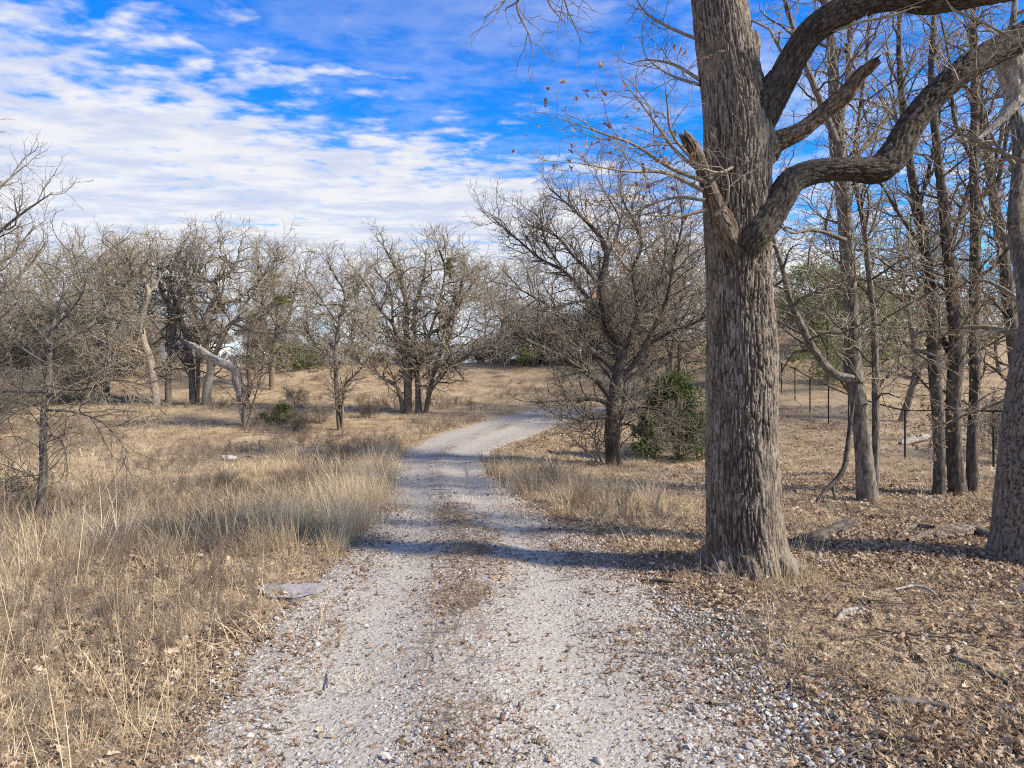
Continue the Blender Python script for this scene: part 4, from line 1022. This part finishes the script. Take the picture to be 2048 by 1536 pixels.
    pr = px_limb(d, [(492, 856, 6), (489, 820, 9), (483, 790, 9), (476, 766, 10), (472, 744, 10), (458, 733, 8), (436, 722, 7), (416, 711, 6), (402, 701, 6), (387, 692, 2)], -.3)
    base = pr[0, :3].copy(); base[2] = H(base[0], base[1])
    r = empty('broken_snag', base, 'bleached broken dead trunk bent over to the left with splintered end', 'dead tree')
    V, Q, T3, rg = bark_tube(pr, 150, 44, .05, 161, .05, .5, lump=.25, jag=.5, cap=True); obj('trunk', mesh('trunk', V - base, [Q, T3], M['snag'], attrs={'ridge': rg}), r)
    for i, q in enumerate(([(440, 724, 5), (447, 712, 4), (455, 705, 1)], [(466, 735, 5), (472, 722, 3), (470, 712, 1)], [(420, 712, 3), (404, 712, 2), (392, 702, .6)])):
        V, Q, T3, rg = bark_tube(px_limb(d, q, -.2), 20, 8, .006, 170 + i, cap=True); obj('splinter', mesh('splinter', V - base, [Q, T3], M['dead'], attrs={'ridge': rg}), r)
    T('sapling', 'dark thin bare sapling growing against the broken snag', (492, 852), [([(490, 858, 4), (488, 820, 4), (497, 780, 3), (495, 720, 2.5), (500, 650, 1.5)], -.4), ([(494, 850, 3), (508, 800, 2.5), (520, 760, 2), (530, 700, 1)], -.6), ([(497, 780, 2), (520, 740, 1.6), (560, 730, 1)], .4)],
      spec(1.2, d1=6, d2=8, d3=7, gn=.25, up=.05, tip=.005, r1=.016, l1=.9), 163, stem_mat='twigdark', twig_mat='twig', dd=-.4)
    # small tree near the left edge
    d = gp(80, 1042)[1]
    q = [([(79, 1050, 13), (82, 1000, 11), (87, 940, 10), (86, 880, 9), (90, 810, 9), (97, 750, 8), (100, 690, 7), (110, 640, 5), (125, 590, 3), (130, 560, 1.5)], .1),
         ([(92, 820, 5), (149, 824, 4), (199, 842, 3), (232, 872, 2), (266, 922, 1)], -.5), ([(95, 783, 6), (43, 783, 5), (0, 780, 4), (-60, 760, 2)], .2), ([(97, 790, 6), (140, 773, 5), (186, 749, 4), (215, 700, 3), (240, 660, 1.5)], .3),
         ([(100, 700, 5), (150, 670, 4), (200, 640, 3), (225, 590, 1.5)], .6), ([(98, 730, 5), (50, 700, 4), (0, 660, 3), (-50, 600, 1.5)], -.4), ([(100, 690, 5), (60, 640, 3.5), (30, 590, 2), (20, 540, 1)], .5), ([(95, 770, 5), (160, 780, 4), (230, 760, 3), (285, 770, 1.5)], -.7),
         ([(90, 800, 4), (40, 820, 3), (0, 850, 2), (-30, 900, 1)], -.4), ([(105, 660, 4), (150, 610, 3), (170, 570, 2), (165, 530, 1)], -.5), ([(88, 870, 3), (120, 880, 2), (135, 930, 1)], -.3), ([(86, 950, 2.5), (50, 952, 2), (25, 960, 1)], -.2)]
    make_tree('small_lichen_tree', 'small lichen-speckled bare tree with drooping twigs near the left edge', [px_limb(d, a, b) for a, b in q],
              spec(.66, d1=7, d2=7, d3=7, gn=.26, up=.0, tip=.0026, r1=.012, l1=1.3, drop=.1), 181, 'stem', 'tantwig', amp=.006, thin=.75, sides=12, seg=50, cw=.03, ch=.08)
    # tall tree outside the left edge
    d = 19.
    q = [([(-190, 900, 20), (-185, 700, 17), (-150, 560, 14), (-110, 470, 10), (-80, 350, 6), (-60, 260, 3)], 0), ([(-150, 580, 10), (-80, 530, 8), (-20, 480, 6), (40, 430, 4), (105, 385, 1.5)], -.5), ([(-120, 480, 8), (-50, 420, 6), (5, 370, 4), (45, 335, 1.5)], .8),
         ([(-160, 620, 9), (-80, 600, 7), (0, 580, 5), (60, 530, 3), (95, 480, 1.5)], .6), ([(-150, 560, 8), (-60, 560, 6), (20, 510, 4), (70, 450, 1.5)], 1.2), ([(-170, 640, 8), (-90, 640, 6), (-10, 640, 4), (40, 600, 2)], -1)]
    make_tree('bare_tree', 'tall bare tree whose branch tips reach in over the left edge', [px_limb(d, a, b) for a, b in q], spec(1.1, d1=3.4, d2=7, d3=8, tip=.004, up=.08, gn=.18), 182, 'farbark', 'twig', amp=.006)
field_trees()

# ---- repeated background trees, shrubs, evergreens
def proto_tree(name, seed, h, n_limb, spread, sp, r0, stem='farbark', twig='twig', fork=.3):
    r = np.random.default_rng(seed); limbs = []
    z = np.array([0, .25, .5, .8, 1.0]) * h * .78
    x = np.cumsum(np.r_[0, r.normal(0, .026 * h, 4)]); y = np.cumsum(np.r_[0, r.normal(0, .026 * h, 4)])
    limbs.append(np.stack([x, y, z - np.array([.15, 0, 0, 0, 0]), r0 * np.array([1.15, .85, .62, .35, .06])], 1))
    tr = spline(limbs[0], 30)
    for i in range(n_limb):
        t = fork + (1 - fork) * i / n_limb * .9; k = int(t * 29); p = tr[k]
        a = i * 2.4 + r.normal(0, .4); l = spread * r.uniform(.7, 1.15) * (1 - .45 * max(0, t - .3)); e = r.uniform(.35, .8) + .5 * t
        c, s_ = math.cos(a), math.sin(a)
        pts = [[p[0], p[1], p[2], p[3] * .62]]
        for j in (1, 2, 3, 4):
            u = j / 4
            pts.append([p[0] + c * l * u + r.normal(0, .07 * l), p[1] + s_ * l * u + r.normal(0, .07 * l), p[2] + l * e * u ** 1.25 + r.normal(0, .05 * l), p[3] * .62 * (1 - .85 * u)])
        limbs.append(np.array(pts))
    return limbs

ORD = ['leftmost', 'second from the left', 'third from the left', 'fourth from the left', 'fifth from the left', 'sixth from the left', 'seventh from the left', 'eighth from the left', 'rightmost']
def number_labels():
    gs = {}
    for o in bpy.data.objects:
        if o.parent is None and 'group' in o.keys() and o.users_scene: gs.setdefault(o['label'], []).append(o)
    for lb, os_ in gs.items():
        if 2 <= len(os_) <= 9:
            os_.sort(key=lambda o: o.location.x / o.location.y)
            for i, o in enumerate(os_): o['label'] = (ORD[-1] if i == len(os_) - 1 else ORD[i]) + ' ' + lb

def place(root, x, y, rz, sc, label, group, zs=1.0):
    c = copy_tree(root); c.location = (x, y, float(H(x, y)) - .05); c.rotation_euler = (0, 0, rz); c.scale = (sc, sc, sc * zs)
    c['label'] = label; c['group'] = group
    return c

def make_proto_tree(name, seed, h, n, spread, sp, r0, label, cat='tree', **k):
    limbs = proto_tree(name, seed, h, n, spread, sp, r0, **{a: b for a, b in k.items() if a == 'fork'})
    rng = np.random.default_rng(seed); root = empty(name, (0, 0, 0), label, cat)
    mb = MB(); P, R = as_parent(limbs, 10)
    mb.add(*tubes(P[:1], R[:1], 9)); obj('trunk', mb.me('trunk', M[k.get('stem', 'farbark')]), root)
    mb = MB(); first = MB().add(*tubes(P[1:], R[1:], 6)); twigs(rng, P, R, sp, mb, first); obj('branches', first.me('branches', M['stem' if k.get('twig') == 'tantwig' else k.get('twig', 'twig')]), root); obj('crown', mb.me('crown', M[k.get('twig', 'twig')]), root)
    return root

def evergreen(name, label, seed, h, w, mat, n_clump, n_leaf, size, shape='cone', cat='tree'):
    r = np.random.default_rng(seed); root = empty(name, (0, 0, 0), label, cat)
    P, R = as_parent([np.array([[0, 0, -.1, .09], [r.normal(0, .1), r.normal(0, .1), h * .5, .06], [0, 0, h * .93, .01]])])
    t = r.random(n_clump) ** .8; a = r.random(n_clump) * 6.283
    prof = (1 - t) ** .7 * .9 + .1 if shape == 'cone' else np.sqrt(np.clip(1 - (2 * t - .9) ** 2 / 1.3, .02, 1))
    rad = w * prof * r.uniform(.2, 1.3, n_clump) * (1 + .25 * np.sin(a * 3 + seed))
    c = np.stack([np.cos(a) * rad, np.sin(a) * rad, h * (.06 + .9 * t)], 1)
    mbt = MB().add(*tubes(P, R, 7))
    br = np.stack([np.linspace(0, 1, 5)[None, :] * (c[:, k:k + 1] - (0 if k < 2 else 0)) for k in (0, 1)], -1)
    zz = (c[:, 2:3] - rad[:, None] * .35) + np.linspace(0, 1, 5)[None] ** 1.5 * rad[:, None] * .35
    br = np.concatenate([br, np.maximum(zz, .05)[:, :, None]], -1)
    mbt.add(*tubes(br, np.linspace(.018, .005, 5)[None].repeat(n_clump, 0), 4))
    obj('trunk', mbt.me('trunk', M['twigdark']), root)
    k = r.integers(0, n_clump, n_leaf); cs = w * r.uniform(.09, .23, n_clump)
    p = c[k] + r.normal(0, 1, (n_leaf, 3)) * (cs[k, None] * .6) * [1, 1, .8]
    d = unit(unit(p - c[k]) + r.normal(0, .6, (n_leaf, 3)) + [0, 0, .4]); s = unit(np.cross(d, r.normal(0, 1, (n_leaf, 3))))
    l = size * r.uniform(.6, 1.4, n_leaf)[:, None]; ww = l * .16
    V = np.stack([p, p + d * l * .5 + s * ww, p + d * l, p + d * l * .5 - s * ww], 1).reshape(-1, 3)
    V[:, 2] = np.maximum(V[:, 2], .03)
    obj('foliage', mesh('foliage', V, np.arange(n_leaf * 4).reshape(-1, 4), M[mat]), root)
    return root

def background():
    r = np.random.default_rng(4)
    far = spec(1.7, d1=5.2, d2=8, d3=8, gn=.36, up=.05, tip=.008, r1=.03, r2=.016, r3=.008, l1=1.25, l3=.22)
    PT = [make_proto_tree('far_bare_tree', 201, 8.5, 9, 3.6, far, .13, 'x', fork=.22, twig='tantwig'), make_proto_tree('far_bare_tree', 202, 9.0, 10, 3.3, far, .11, 'x', fork=.3, twig='tantwig'),
          make_proto_tree('far_bare_tree', 203, 7.5, 10, 3.2, far, .10, 'x', fork=.18, twig='tantwig')]
    bs = spec(1.0, d1=7, d2=8, d3=8, gn=.27, up=.06, tip=.006, l1=1.2, r1=.014)
    BP = [make_proto_tree('bare_brush', 211, 2.6, 11, 1.6, bs, .05, 'x', 'shrub', fork=.04, stem='twig'), make_proto_tree('bare_brush', 212, 2.2, 12, 1.7, bs, .045, 'x', 'shrub', fork=.03, stem='twigdark', twig='twigdark')]
    used = set()
    def put(protos, i, px, py, sc, label, group, dd=0, zs=1.0, d=None):
        if d is None: g = gp(px, py); x, y = g[0], g[1] + dd; x = (px - CX) / F * y
        else: y = d; x = (px - CX) / F * y
        o = protos[i]
        if (id(protos), i) in used: return place(o, x, y, r.random() * 6.28, sc, label, group, zs)
        used.add((id(protos), i)); o.location = (x, y, float(H(x, y)) - .05); o.rotation_euler = (0, 0, r.random() * 6.28); o.scale = (sc, sc, sc * zs); tag(o, label, group=group); return o
    LT, LG = 'bare grey tree in the dense thicket behind the small lichen-speckled tree', 'thicket trees at the far left'
    for k, (px, d, sc) in enumerate(((-150, 34, 1.0), (-60, 39, 1.0), (30, 40, .95), (95, 46, 1.05), (150, 40, .92), (245, 50, 1.0), (-110, 46, 1.1))):
        put(PT, k % 3, px, 0, sc, LT, LG, d=d)
    MT, MG = 'bare tree filling the back row of the left grove', 'back row of the left grove'
    for k, (px, d, sc) in enumerate(((300, 50, 1.05), (520, 54, .95))): put(PT, (k + 1) % 3, px, 0, sc, MT, MG, d=d)
    CT, CG = 'hazy bare tree behind the clump oak near the road bend', 'bare trees behind the clump oak'
    for k, (px, d, sc) in enumerate(((905, 48, 1.0), (965, 54, .95), (615, 50, .9), (720, 52, .98), (1005, 46, .9))): put(PT, k % 3, px, 0, sc, CT, CG, d=d)
    HT, HG = 'bare tree behind the gap left of the big oak', 'bare trees right of the bend'
    for k, (px, d, sc) in enumerate(((1300, 31, 1.05), (1375, 28, 1.05), (1340, 42, 1.0), (1430, 36, 1.0))): put(PT, (k + 2) % 3, px, 0, sc, HT, HG, d=d)
    RT, RGp = 'bare tree with a fine twig crown behind the pipe fence', 'bare trees behind the fence'
    for k, (px, d, sc) in enumerate(((1530, 40, 1.0), (1850, 46, 1.05), (2000, 40, 1.05))): put(PT, k % 3, px, 0, sc, RT, RGp, d=d)
    UT = 'tall bare tree above the big oak limbs at upper right'
    for k, (px, d, sc) in enumerate(((1800, 27, 1.2),)): put(PT, (k + 1) % 3, px, 0, sc, UT, 'tall trees at upper right', d=d)
    # brush
    BL, BG = 'leafless grey-brown brush along the bank behind the left grove', 'brush on the left bank'
    for k in range(36):
        px = r.uniform(-150, 640); put(BP, k % 2, px, 0, r.uniform(.5, .95) * (1.15 if px < 250 else .4 if 300 < px < 500 else .7), BL, BG, d=r.uniform(40, 50) + (5 if px > 260 else 0))
    ML, MGp = 'low leafless brush on the bank around the clump oak', 'brush on the middle bank'
    for k in range(16): put(BP, k % 2, r.uniform(600, 1000), 0, r.uniform(.35, .7), ML, MGp, d=r.uniform(46, 52))
    RL, RGr = 'dense rounded brush on the bank where the road disappears', 'brush at the end of the road'
    for k in range(18): px = r.uniform(985, 1310); put(BP, k % 2, px, 0, r.uniform(.9, 1.5) * (.75 + .5 * (px - 1040) / 260), RL, RGr, d=r.uniform(45, 51))
    FL, FG = 'leafless brush on the grassy rise beyond the fence', 'brush beyond the fence'
    for k in range(18): put(BP, k % 2, r.uniform(1540, 2250), 0, r.uniform(.55, .95), FL, FG, d=r.uniform(46, 60))
    SL, SG = 'small leafless shrub among the fence trees', 'shrubs near the fence'
    for k, (px, d, sc) in enumerate(((1990, 21, .6), (2060, 19, .6), (1350, 22, .55), (1395, 20, .45))): put(BP, k % 2, px, 0, sc, SL, SG, d=d)
    WL = 'twiggy grey bush at the left edge of the field'
    for k, (px, d, sc) in enumerate(((20, 30, .6), (-70, 25, .9), (100, 34, .7), (-30, 33, .9), (170, 35, .7))): put(BP, k % 2, px, 0, sc, WL, 'bushes at the left edge of the field', d=d)
    SB = 'small leafless shrub standing between the snag and the clump oak'
    for k, (px, py, sc) in enumerate(((560, 838, .28), (605, 866, .3), (640, 845, .3), (740, 835, .28), (590, 815, .35))): put(BP, k % 2, px, py, sc, SB, 'shrubs left of the clump oak')
    # evergreens
    def ev(o, px, d, sc=1.0, py=None):
        x = (px - CX) / F * d; o.location = (x, d, float(H(x, d)) - .05); o.scale = (sc,) * 3; return o
    db = gp(1345, 905)[1]
    ev(evergreen('juniper', 'dark green juniper between the spreading tree and the big oak trunk', 301, 2.5, 1.25, 'green', 60, 12000, .1, cat='shrub'), 1352, db - 1.3)
    ev(evergreen('juniper', 'dark green juniper low against the bend-side shrub thicket', 307, 1.3, .6, 'green', 26, 3500, .09, cat='shrub'), 1292, db - .4)
    ev(evergreen('live_oak', 'pale green rounded evergreen tree seen beyond the fence', 302, 6.2, 3.4, 'palegreen', 60, 15000, .2, 'round'), 1655, 36)
    ev(evergreen('live_oak', 'smaller pale green evergreen right of the rounded one beyond the fence', 303, 4.6, 2.2, 'palegreen', 36, 8000, .2, 'round'), 1745, 42)
    ev(evergreen('juniper', 'olive green juniper right of the white house', 304, 4.4, 1.7, 'palegreen', 46, 8000, .16), 512, 56)
    ev(evergreen('juniper', 'dark green juniper bush on the bank between snag and clump oak', 305, 2.0, 1.5, 'green', 26, 5000, .14, 'round', 'shrub'), 596, 45)
    ev(evergreen('juniper', 'dark green bush where the bank meets the brush at the road end', 308, 1.7, 1.7, 'green', 26, 5000, .14, 'round', 'shrub'), 1068, 45)
    ev(evergreen('juniper', 'dull green juniper inside the far left thicket', 309, 5.0, 2.0, 'palegreen', 44, 8000, .17), 85, 40)
    g = gp(545, 850); o = evergreen('green_shrub', 'low dark green shrub in the grass right of the broken snag', 306, .75, .85, 'green', 16, 2600, .09, 'round', 'shrub'); ev(o, 550, g[1])
    # mistletoe balls
    dm = gp(830, 826)[1]
    for (px, py, sc, lb) in ((900, 538, .55, 'yellow-green mistletoe ball high in the right of the clump oak'), (565, 600, .4, 'yellow-green mistletoe ball in the crown of the left grove')):
        m = evergreen('mistletoe', lb, 320 + px, 1.6, .8, 'mistletoe', 14, 1400, .16, 'round', 'mistletoe')
        m.location = wp(px, py, dm + 1) - np.array([0, 0, .4]); m.scale = (sc,) * 3
    # rusty leafed shrub by the small tree
    g = gp(45, 1030)
    st = [np.array([[g[0] + a, g[1], g[2] - .05, .008], [g[0] + a * 2.2, g[1] + .05, g[2] + .3, .006], [g[0] + a * 3.4, g[1] + .1, g[2] + .55, .003]]) for a in (-.12, -.04, .05, .13)]
    make_tree('rusty_shrub', 'low shrub with rust-brown leaves beside the small tree at the left', st, spec(.35, d1=6, d2=6, d3=6, tip=.002, l1=1.0, r1=.006), 331, 'twigdark', 'twigdark', amp=0, sides=5, seg=8, cat='shrub', leaves=(420, .05))
background()
number_labels()

# ------------------------------------------------------------------ fence
def make_fence():
    posts = [gp(px, py) for px, py in ((1563, 785), (1590, 800), (1620, 824), (1657, 846), (1697, 870), (1748, 893), (1810, 915), (1893, 930), (1987, 942), (2095, 955), (2230, 975), (2400, 1000), (2620, 1035))]
    first = posts[0] + (posts[0] - posts[1]) * 1.0
    posts = [first + (posts[0] - posts[1]) * .9, first] + posts
    for p in posts: p[2] = H(p[0], p[1])
    root = empty('pipe_fence', posts[6], 'black pipe-rail wire fence climbing the slope behind the right-hand trees', 'fence'); o0 = np.array(posts[6]); o0[2] = posts[6][2]
    hgt = 1.42
    for i, p in enumerate(posts):
        P = np.array([[p + [0, 0, -.2], p + [0, 0, hgt * .5], p + [0, 0, hgt]]]) - o0
        v, q = tubes(P, np.full((1, 3), .025), 10); obj('post', mesh('post', v, q, M['metal']), root)
    for a, b in zip(posts[:-1], posts[1:]):
        a, b = np.array(a), np.array(b)
        P = np.array([[a + [0, 0, hgt], (a + b) / 2 + [0, 0, hgt - .01], b + [0, 0, hgt]]]) - o0
        v, q = tubes(P, np.full((1, 3), .022), 10); obj('rail', mesh('rail', v, q, M['metal']), root)
        W_ = []
        for k in np.linspace(.05, hgt - .06, 11): W_.append([a + [0, 0, k], (a + b) / 2 + [0, 0, k], b + [0, 0, k]])
        n = max(4, int(np.linalg.norm(b - a) / .1))
        for t in np.linspace(0, 1, n)[1:-1]:
            m = a + (b - a) * t; W_.append([m + [0, 0, .03], m + [0, 0, hgt / 2], m + [0, 0, hgt - .03]])
        v, q = tubes(np.array(W_) - o0, np.full((len(W_), 3), .0026), 3); obj('wire_mesh', mesh('wire_mesh', v, q, M['wire']), root)
make_fence()

# ------------------------------------------------------------------ fallen wood, stump, rocks
def log(name, label, cat, pts, mat, seed, amp=.008, sides=26, seg=60, forks=(), **k):
    """pts rows: px, py, height of the axis above ground, radius in m"""
    rows = []
    for px, py, dz, r in pts: g = gp(px, py); rows.append([g[0], g[1], H(g[0], g[1]) + dz, r])
    rows = np.array(rows); base = rows[0, :3].copy(); base[2] = H(base[0], base[1])
    root = empty(name, base, label, cat)
    V, Q, T3, rg = bark_tube(rows, seg, sides, amp, seed, cap=True, **k); obj('stem', mesh('stem', V - base, [Q, T3], M[mat], attrs={'ridge': rg}), root)
    for f in forks:
        fr = []
        for px, py, dz, r in f: g = gp(px, py); fr.append([g[0], g[1], H(g[0], g[1]) + dz, r])
        V, Q, T3, rg = bark_tube(np.array(fr), 24, 10, amp * .6, seed + 3, cap=True); obj('fork', mesh('fork', V - base, [Q, T3], M[mat], attrs={'ridge': rg}), root)
    return root
log('fallen_log', 'weathered fallen log with curling bark lying left of the leaning oak', 'log', [(1815, 1092, .05, .02), (1850, 1085, .05, .045), (1895, 1082, .06, .06), (1925, 1078, .07, .065), (1950, 1075, .07, .05), (1985, 1085, .05, .03)], 'stem', 401, .02, 36, 90, cw=.025, ch=.12, lump=.4,
    forks=([(1865, 1070, .05, .03), (1830, 1062, .05, .025), (1790, 1083, .03, .012)],))
log('rotten_log', 'short rotten log half buried in leaves right behind the big oak', 'log', [(1575, 1086, -.02, .05), (1610, 1082, -.01, .08), (1650, 1076, .0, .1), (1685, 1064, .03, .09), (1712, 1050, .07, .03)], 'darkstem', 402, .02, 40, 90, cw=.025, ch=.1, lump=.4)
log('curved_wood', 'pale curved slab of wood on the leaf litter right of the road', 'wood', [(1673, 1254, -.01, .015), (1685, 1245, .005, .034), (1708, 1239, .01, .04), (1730, 1240, .005, .03), (1745, 1245, -.005, .012)], 'dead', 403, .006, lump=.2)
log('fallen_branch', 'bent grey branch lying on leaves right of the pale curved wood', 'branch', [(1790, 1195, .03, .008), (1830, 1190, .05, .011), (1862, 1198, .04, .012), (1885, 1222, .02, .006)], 'dead', 404, .002, 12, 30)
log('fallen_branch', 'long dark fallen branch at the lower right edge', 'branch', [(1900, 1330, .03, .012), (1950, 1352, .04, .014), (2000, 1372, .03, .014), (2060, 1400, .02, .012)], 'twigdark', 405, .003, 12, 30)
log('fallen_branch', 'rough bark strip lying across the lower right gravel edge', 'branch', [(1760, 1418, .02, .012), (1800, 1420, .025, .022), (1850, 1426, .025, .02), (1900, 1436, .02, .014), (1960, 1452, .015, .006)], 'stem', 406, .006, 14, 40)
log('fallen_branch', 'dark stick at the gravel edge left of the big oak foot', 'branch', [(1300, 1168, .02, .01), (1330, 1171, .03, .016), (1360, 1173, .02, .008)], 'limb', 407, .003, 10, 20)
log('fallen_branch', 'short upright-curling grey stick behind the pale curved wood', 'branch', [(1720, 1216, .05, .009), (1730, 1226, .035, .01), (1748, 1238, .012, .006)], 'stem', 408, .003, 10, 20)
log('fallen_branch', 'thin arched twig on the ground behind the big oak', 'branch', [(1680, 1090, .02, .006), (1690, 1075, .1, .008), (1715, 1072, .1, .008), (1722, 1085, .03, .005)], 'twigdark', 409, .002, 8, 24)
log('fallen_branch', 'small dark broken stick near the bottom right of the road', 'branch', [(1770, 1490, .015, .01), (1785, 1495, .02, .012), (1800, 1502, .015, .006)], 'twigdark', 410, .003, 10, 20)
log('fallen_branch', 'thin dead twig on the middle of the gravel road', 'branch', [(1010, 1478, .012, .002), (1035, 1472, .014, .0025), (1055, 1466, .012, .0015)], 'weed', 411, 0, 6, 12)
log('fallen_log', 'pale fallen log lying in the grass just beyond the fence', 'log', [(1800, 893, .1, .07), (1818, 890, .14, .11), (1835, 887, .16, .12), (1850, 884, .16, .09), (1858, 880, .14, .04)], 'dead', 412, .02, 30, 60, cw=.05, ch=.2, lump=.35)

def boulder(name, label, cat, px, py, size, mat, seed, sink=.3, rz=0):
    g = gp(px, py); r = np.random.default_rng(seed)
    th, ph = np.meshgrid(np.linspace(0, 2 * np.pi, 28, endpoint=False), np.linspace(.06, np.pi - .06, 16))
    X = np.stack([np.sin(ph) * np.cos(th), np.sin(ph) * np.sin(th), np.cos(ph)], -1).reshape(-1, 3)
    X *= (1 + .28 * fbm(X[:, 0] * 1.6 + seed, X[:, 1] * 1.6, X[:, 2] * 1.6, seed=seed, oct=4))[:, None]
    X = X * np.array(size)
    i = np.arange(16 * 28).reshape(16, 28); n = np.roll(i, -1, 1)
    Q = np.stack([i[:-1], i[1:], n[1:], n[:-1]], -1).reshape(-1, 4)
    T = MB().add(X, Q, np.array([list(i[0]) ]), np.array([list(i[-1][::-1])]))
    o = obj(name, T.me(name, M[mat]), loc=(g[0], g[1], float(H(g[0], g[1])) + size[2] * (1 - sink))); o.rotation_euler = (0, 0, rz)
    return tag(o, label, cat)
boulder('pale_rock', 'whitish flat rock lying in the dry grass of the left field', 'rock', 457, 921, (.24, .14, .09), 'rock', 3)
log('charred_stick', 'dark crooked stick beside the whitish rock in the left field', 'branch', [(478, 918, .05, .012), (490, 917, .07, .018), (500, 917, .06, .03), (505, 918, .04, .015)], 'limb', 413, .006, 10, 20)

def stump():
    g = gp(585, 1190); base = np.array([g[0], g[1], H(g[0], g[1]) - .03])
    root = empty('tree_stump', base, 'low grey sawn tree stump at the left edge of the gravel road', 'stump')
    rows = np.array([[0, 0, -.06, .27], [0, 0, .02, .235], [0, .0, .06, .215]])
    V, Q, T3, rg = bark_tube(rows, 24, 72, .02, 501, .03, .12, lump=.5)
    V[:, 0] *= 1.15; obj('bark', mesh('bark', V, [Q], M['stem'], attrs={'ridge': rg}), root)
    top = V[-72:]; mb = MB(); rings = []
    for k, f in enumerate((.985, .8, .6, .4, .2)):
        p = top * [f, f, 1]; p[:, 2] = .06 + .022 * fbm(p[:, 0] * 9, p[:, 1] * 9, seed=8, oct=3) - (.03 if k in (2, 3) else 0) * (fbm(p[:, 0] * 6, p[:, 1] * 6, seed=4) > .12); rings.append(p)
    VV = np.vstack(rings + [np.array([[0, 0, .055]])]); i = np.arange(5 * 72).reshape(5, 72); n = np.roll(i, -1, 1)
    mb.add(VV, np.stack([i[:-1], n[:-1], n[1:], i[1:]], -1).reshape(-1, 4), np.stack([i[-1], n[-1], np.full(72, 360)], -1))
    obj('sawn_top', mb.me('sawn_top', M['stumptop']), root)
stump()

# ------------------------------------------------------------------ houses on the crest
def house(px, d, w, dp, wall_h, roof_h, label, wall, zoff=0.0, rz=.1):
    x = (px - CX) / F * d; z = float(H(x, d)) + zoff
    root = empty('house', (x, d, z - .1), label, 'house'); root.rotation_euler = (0, 0, rz)
    v, q = box(-w / 2, w / 2, -dp / 2, dp / 2, 0, wall_h); obj('wall', mesh('wall', v, q, M[wall], False), root)
    e = .45
    V = np.array([[-w / 2 - e, -dp / 2 - e, wall_h + .02], [w / 2 + e, -dp / 2 - e, wall_h + .02], [w / 2 + e, 0, wall_h + roof_h], [-w / 2 - e, 0, wall_h + roof_h], [-w / 2 - e, dp / 2 + e, wall_h + .02], [w / 2 + e, dp / 2 + e, wall_h + .02]])
    rf = obj('roof', mesh('roof', V, [np.array([[0, 1, 2, 3], [3, 2, 5, 4], [0, 4, 5, 1]]), np.array([[0, 3, 4], [1, 5, 2]])], M['roof'], False), root)
    v, q = box(w * .2, w * .2 + .6, .4, 1.0, wall_h + roof_h * .6, wall_h + roof_h + .5); obj('chimney', mesh('chimney', v, q, M[wall], False), rf)
    for k in (-.32, .08, .34):
        v, q = box(w * k - .5, w * k + .5, -dp / 2 - .05, -dp / 2 - .004, 1.0, 2.1); f = obj('window', mesh('window', v, q, M['white'], False), root)
        v, q = box(w * k - .42, w * k + .42, -dp / 2 - .07, -dp / 2 - .052, 1.08, 2.02); obj('pane', mesh('pane', v, q, M['glass'], False), f)
    v, q = box(-w * .15, -w * .15 + .95, -dp / 2 - .06, -dp / 2 - .004, 0.05, 2.1); dr = obj('door', mesh('door', v, q, M['tan'], False), root)
    v, q = box(-w * .15 + .1, -w * .15 + .16, -dp / 2 - .12, -dp / 2 - .062, .95, 1.05); obj('handle', mesh('handle', v, q, M['metal'], False), dr)
house(362, 84, 8.6, 7, 2.5, 2.6, 'white house with grey-brown roof behind the trunks of the left grove', 'white', .55, rz=-.12)
house(770, 120, 7.0, 6, 2.2, 1.2, 'low tan house barely showing on the crest behind the clump oak', 'tan', -.2)

# ------------------------------------------------------------------ terrain end
hill = None
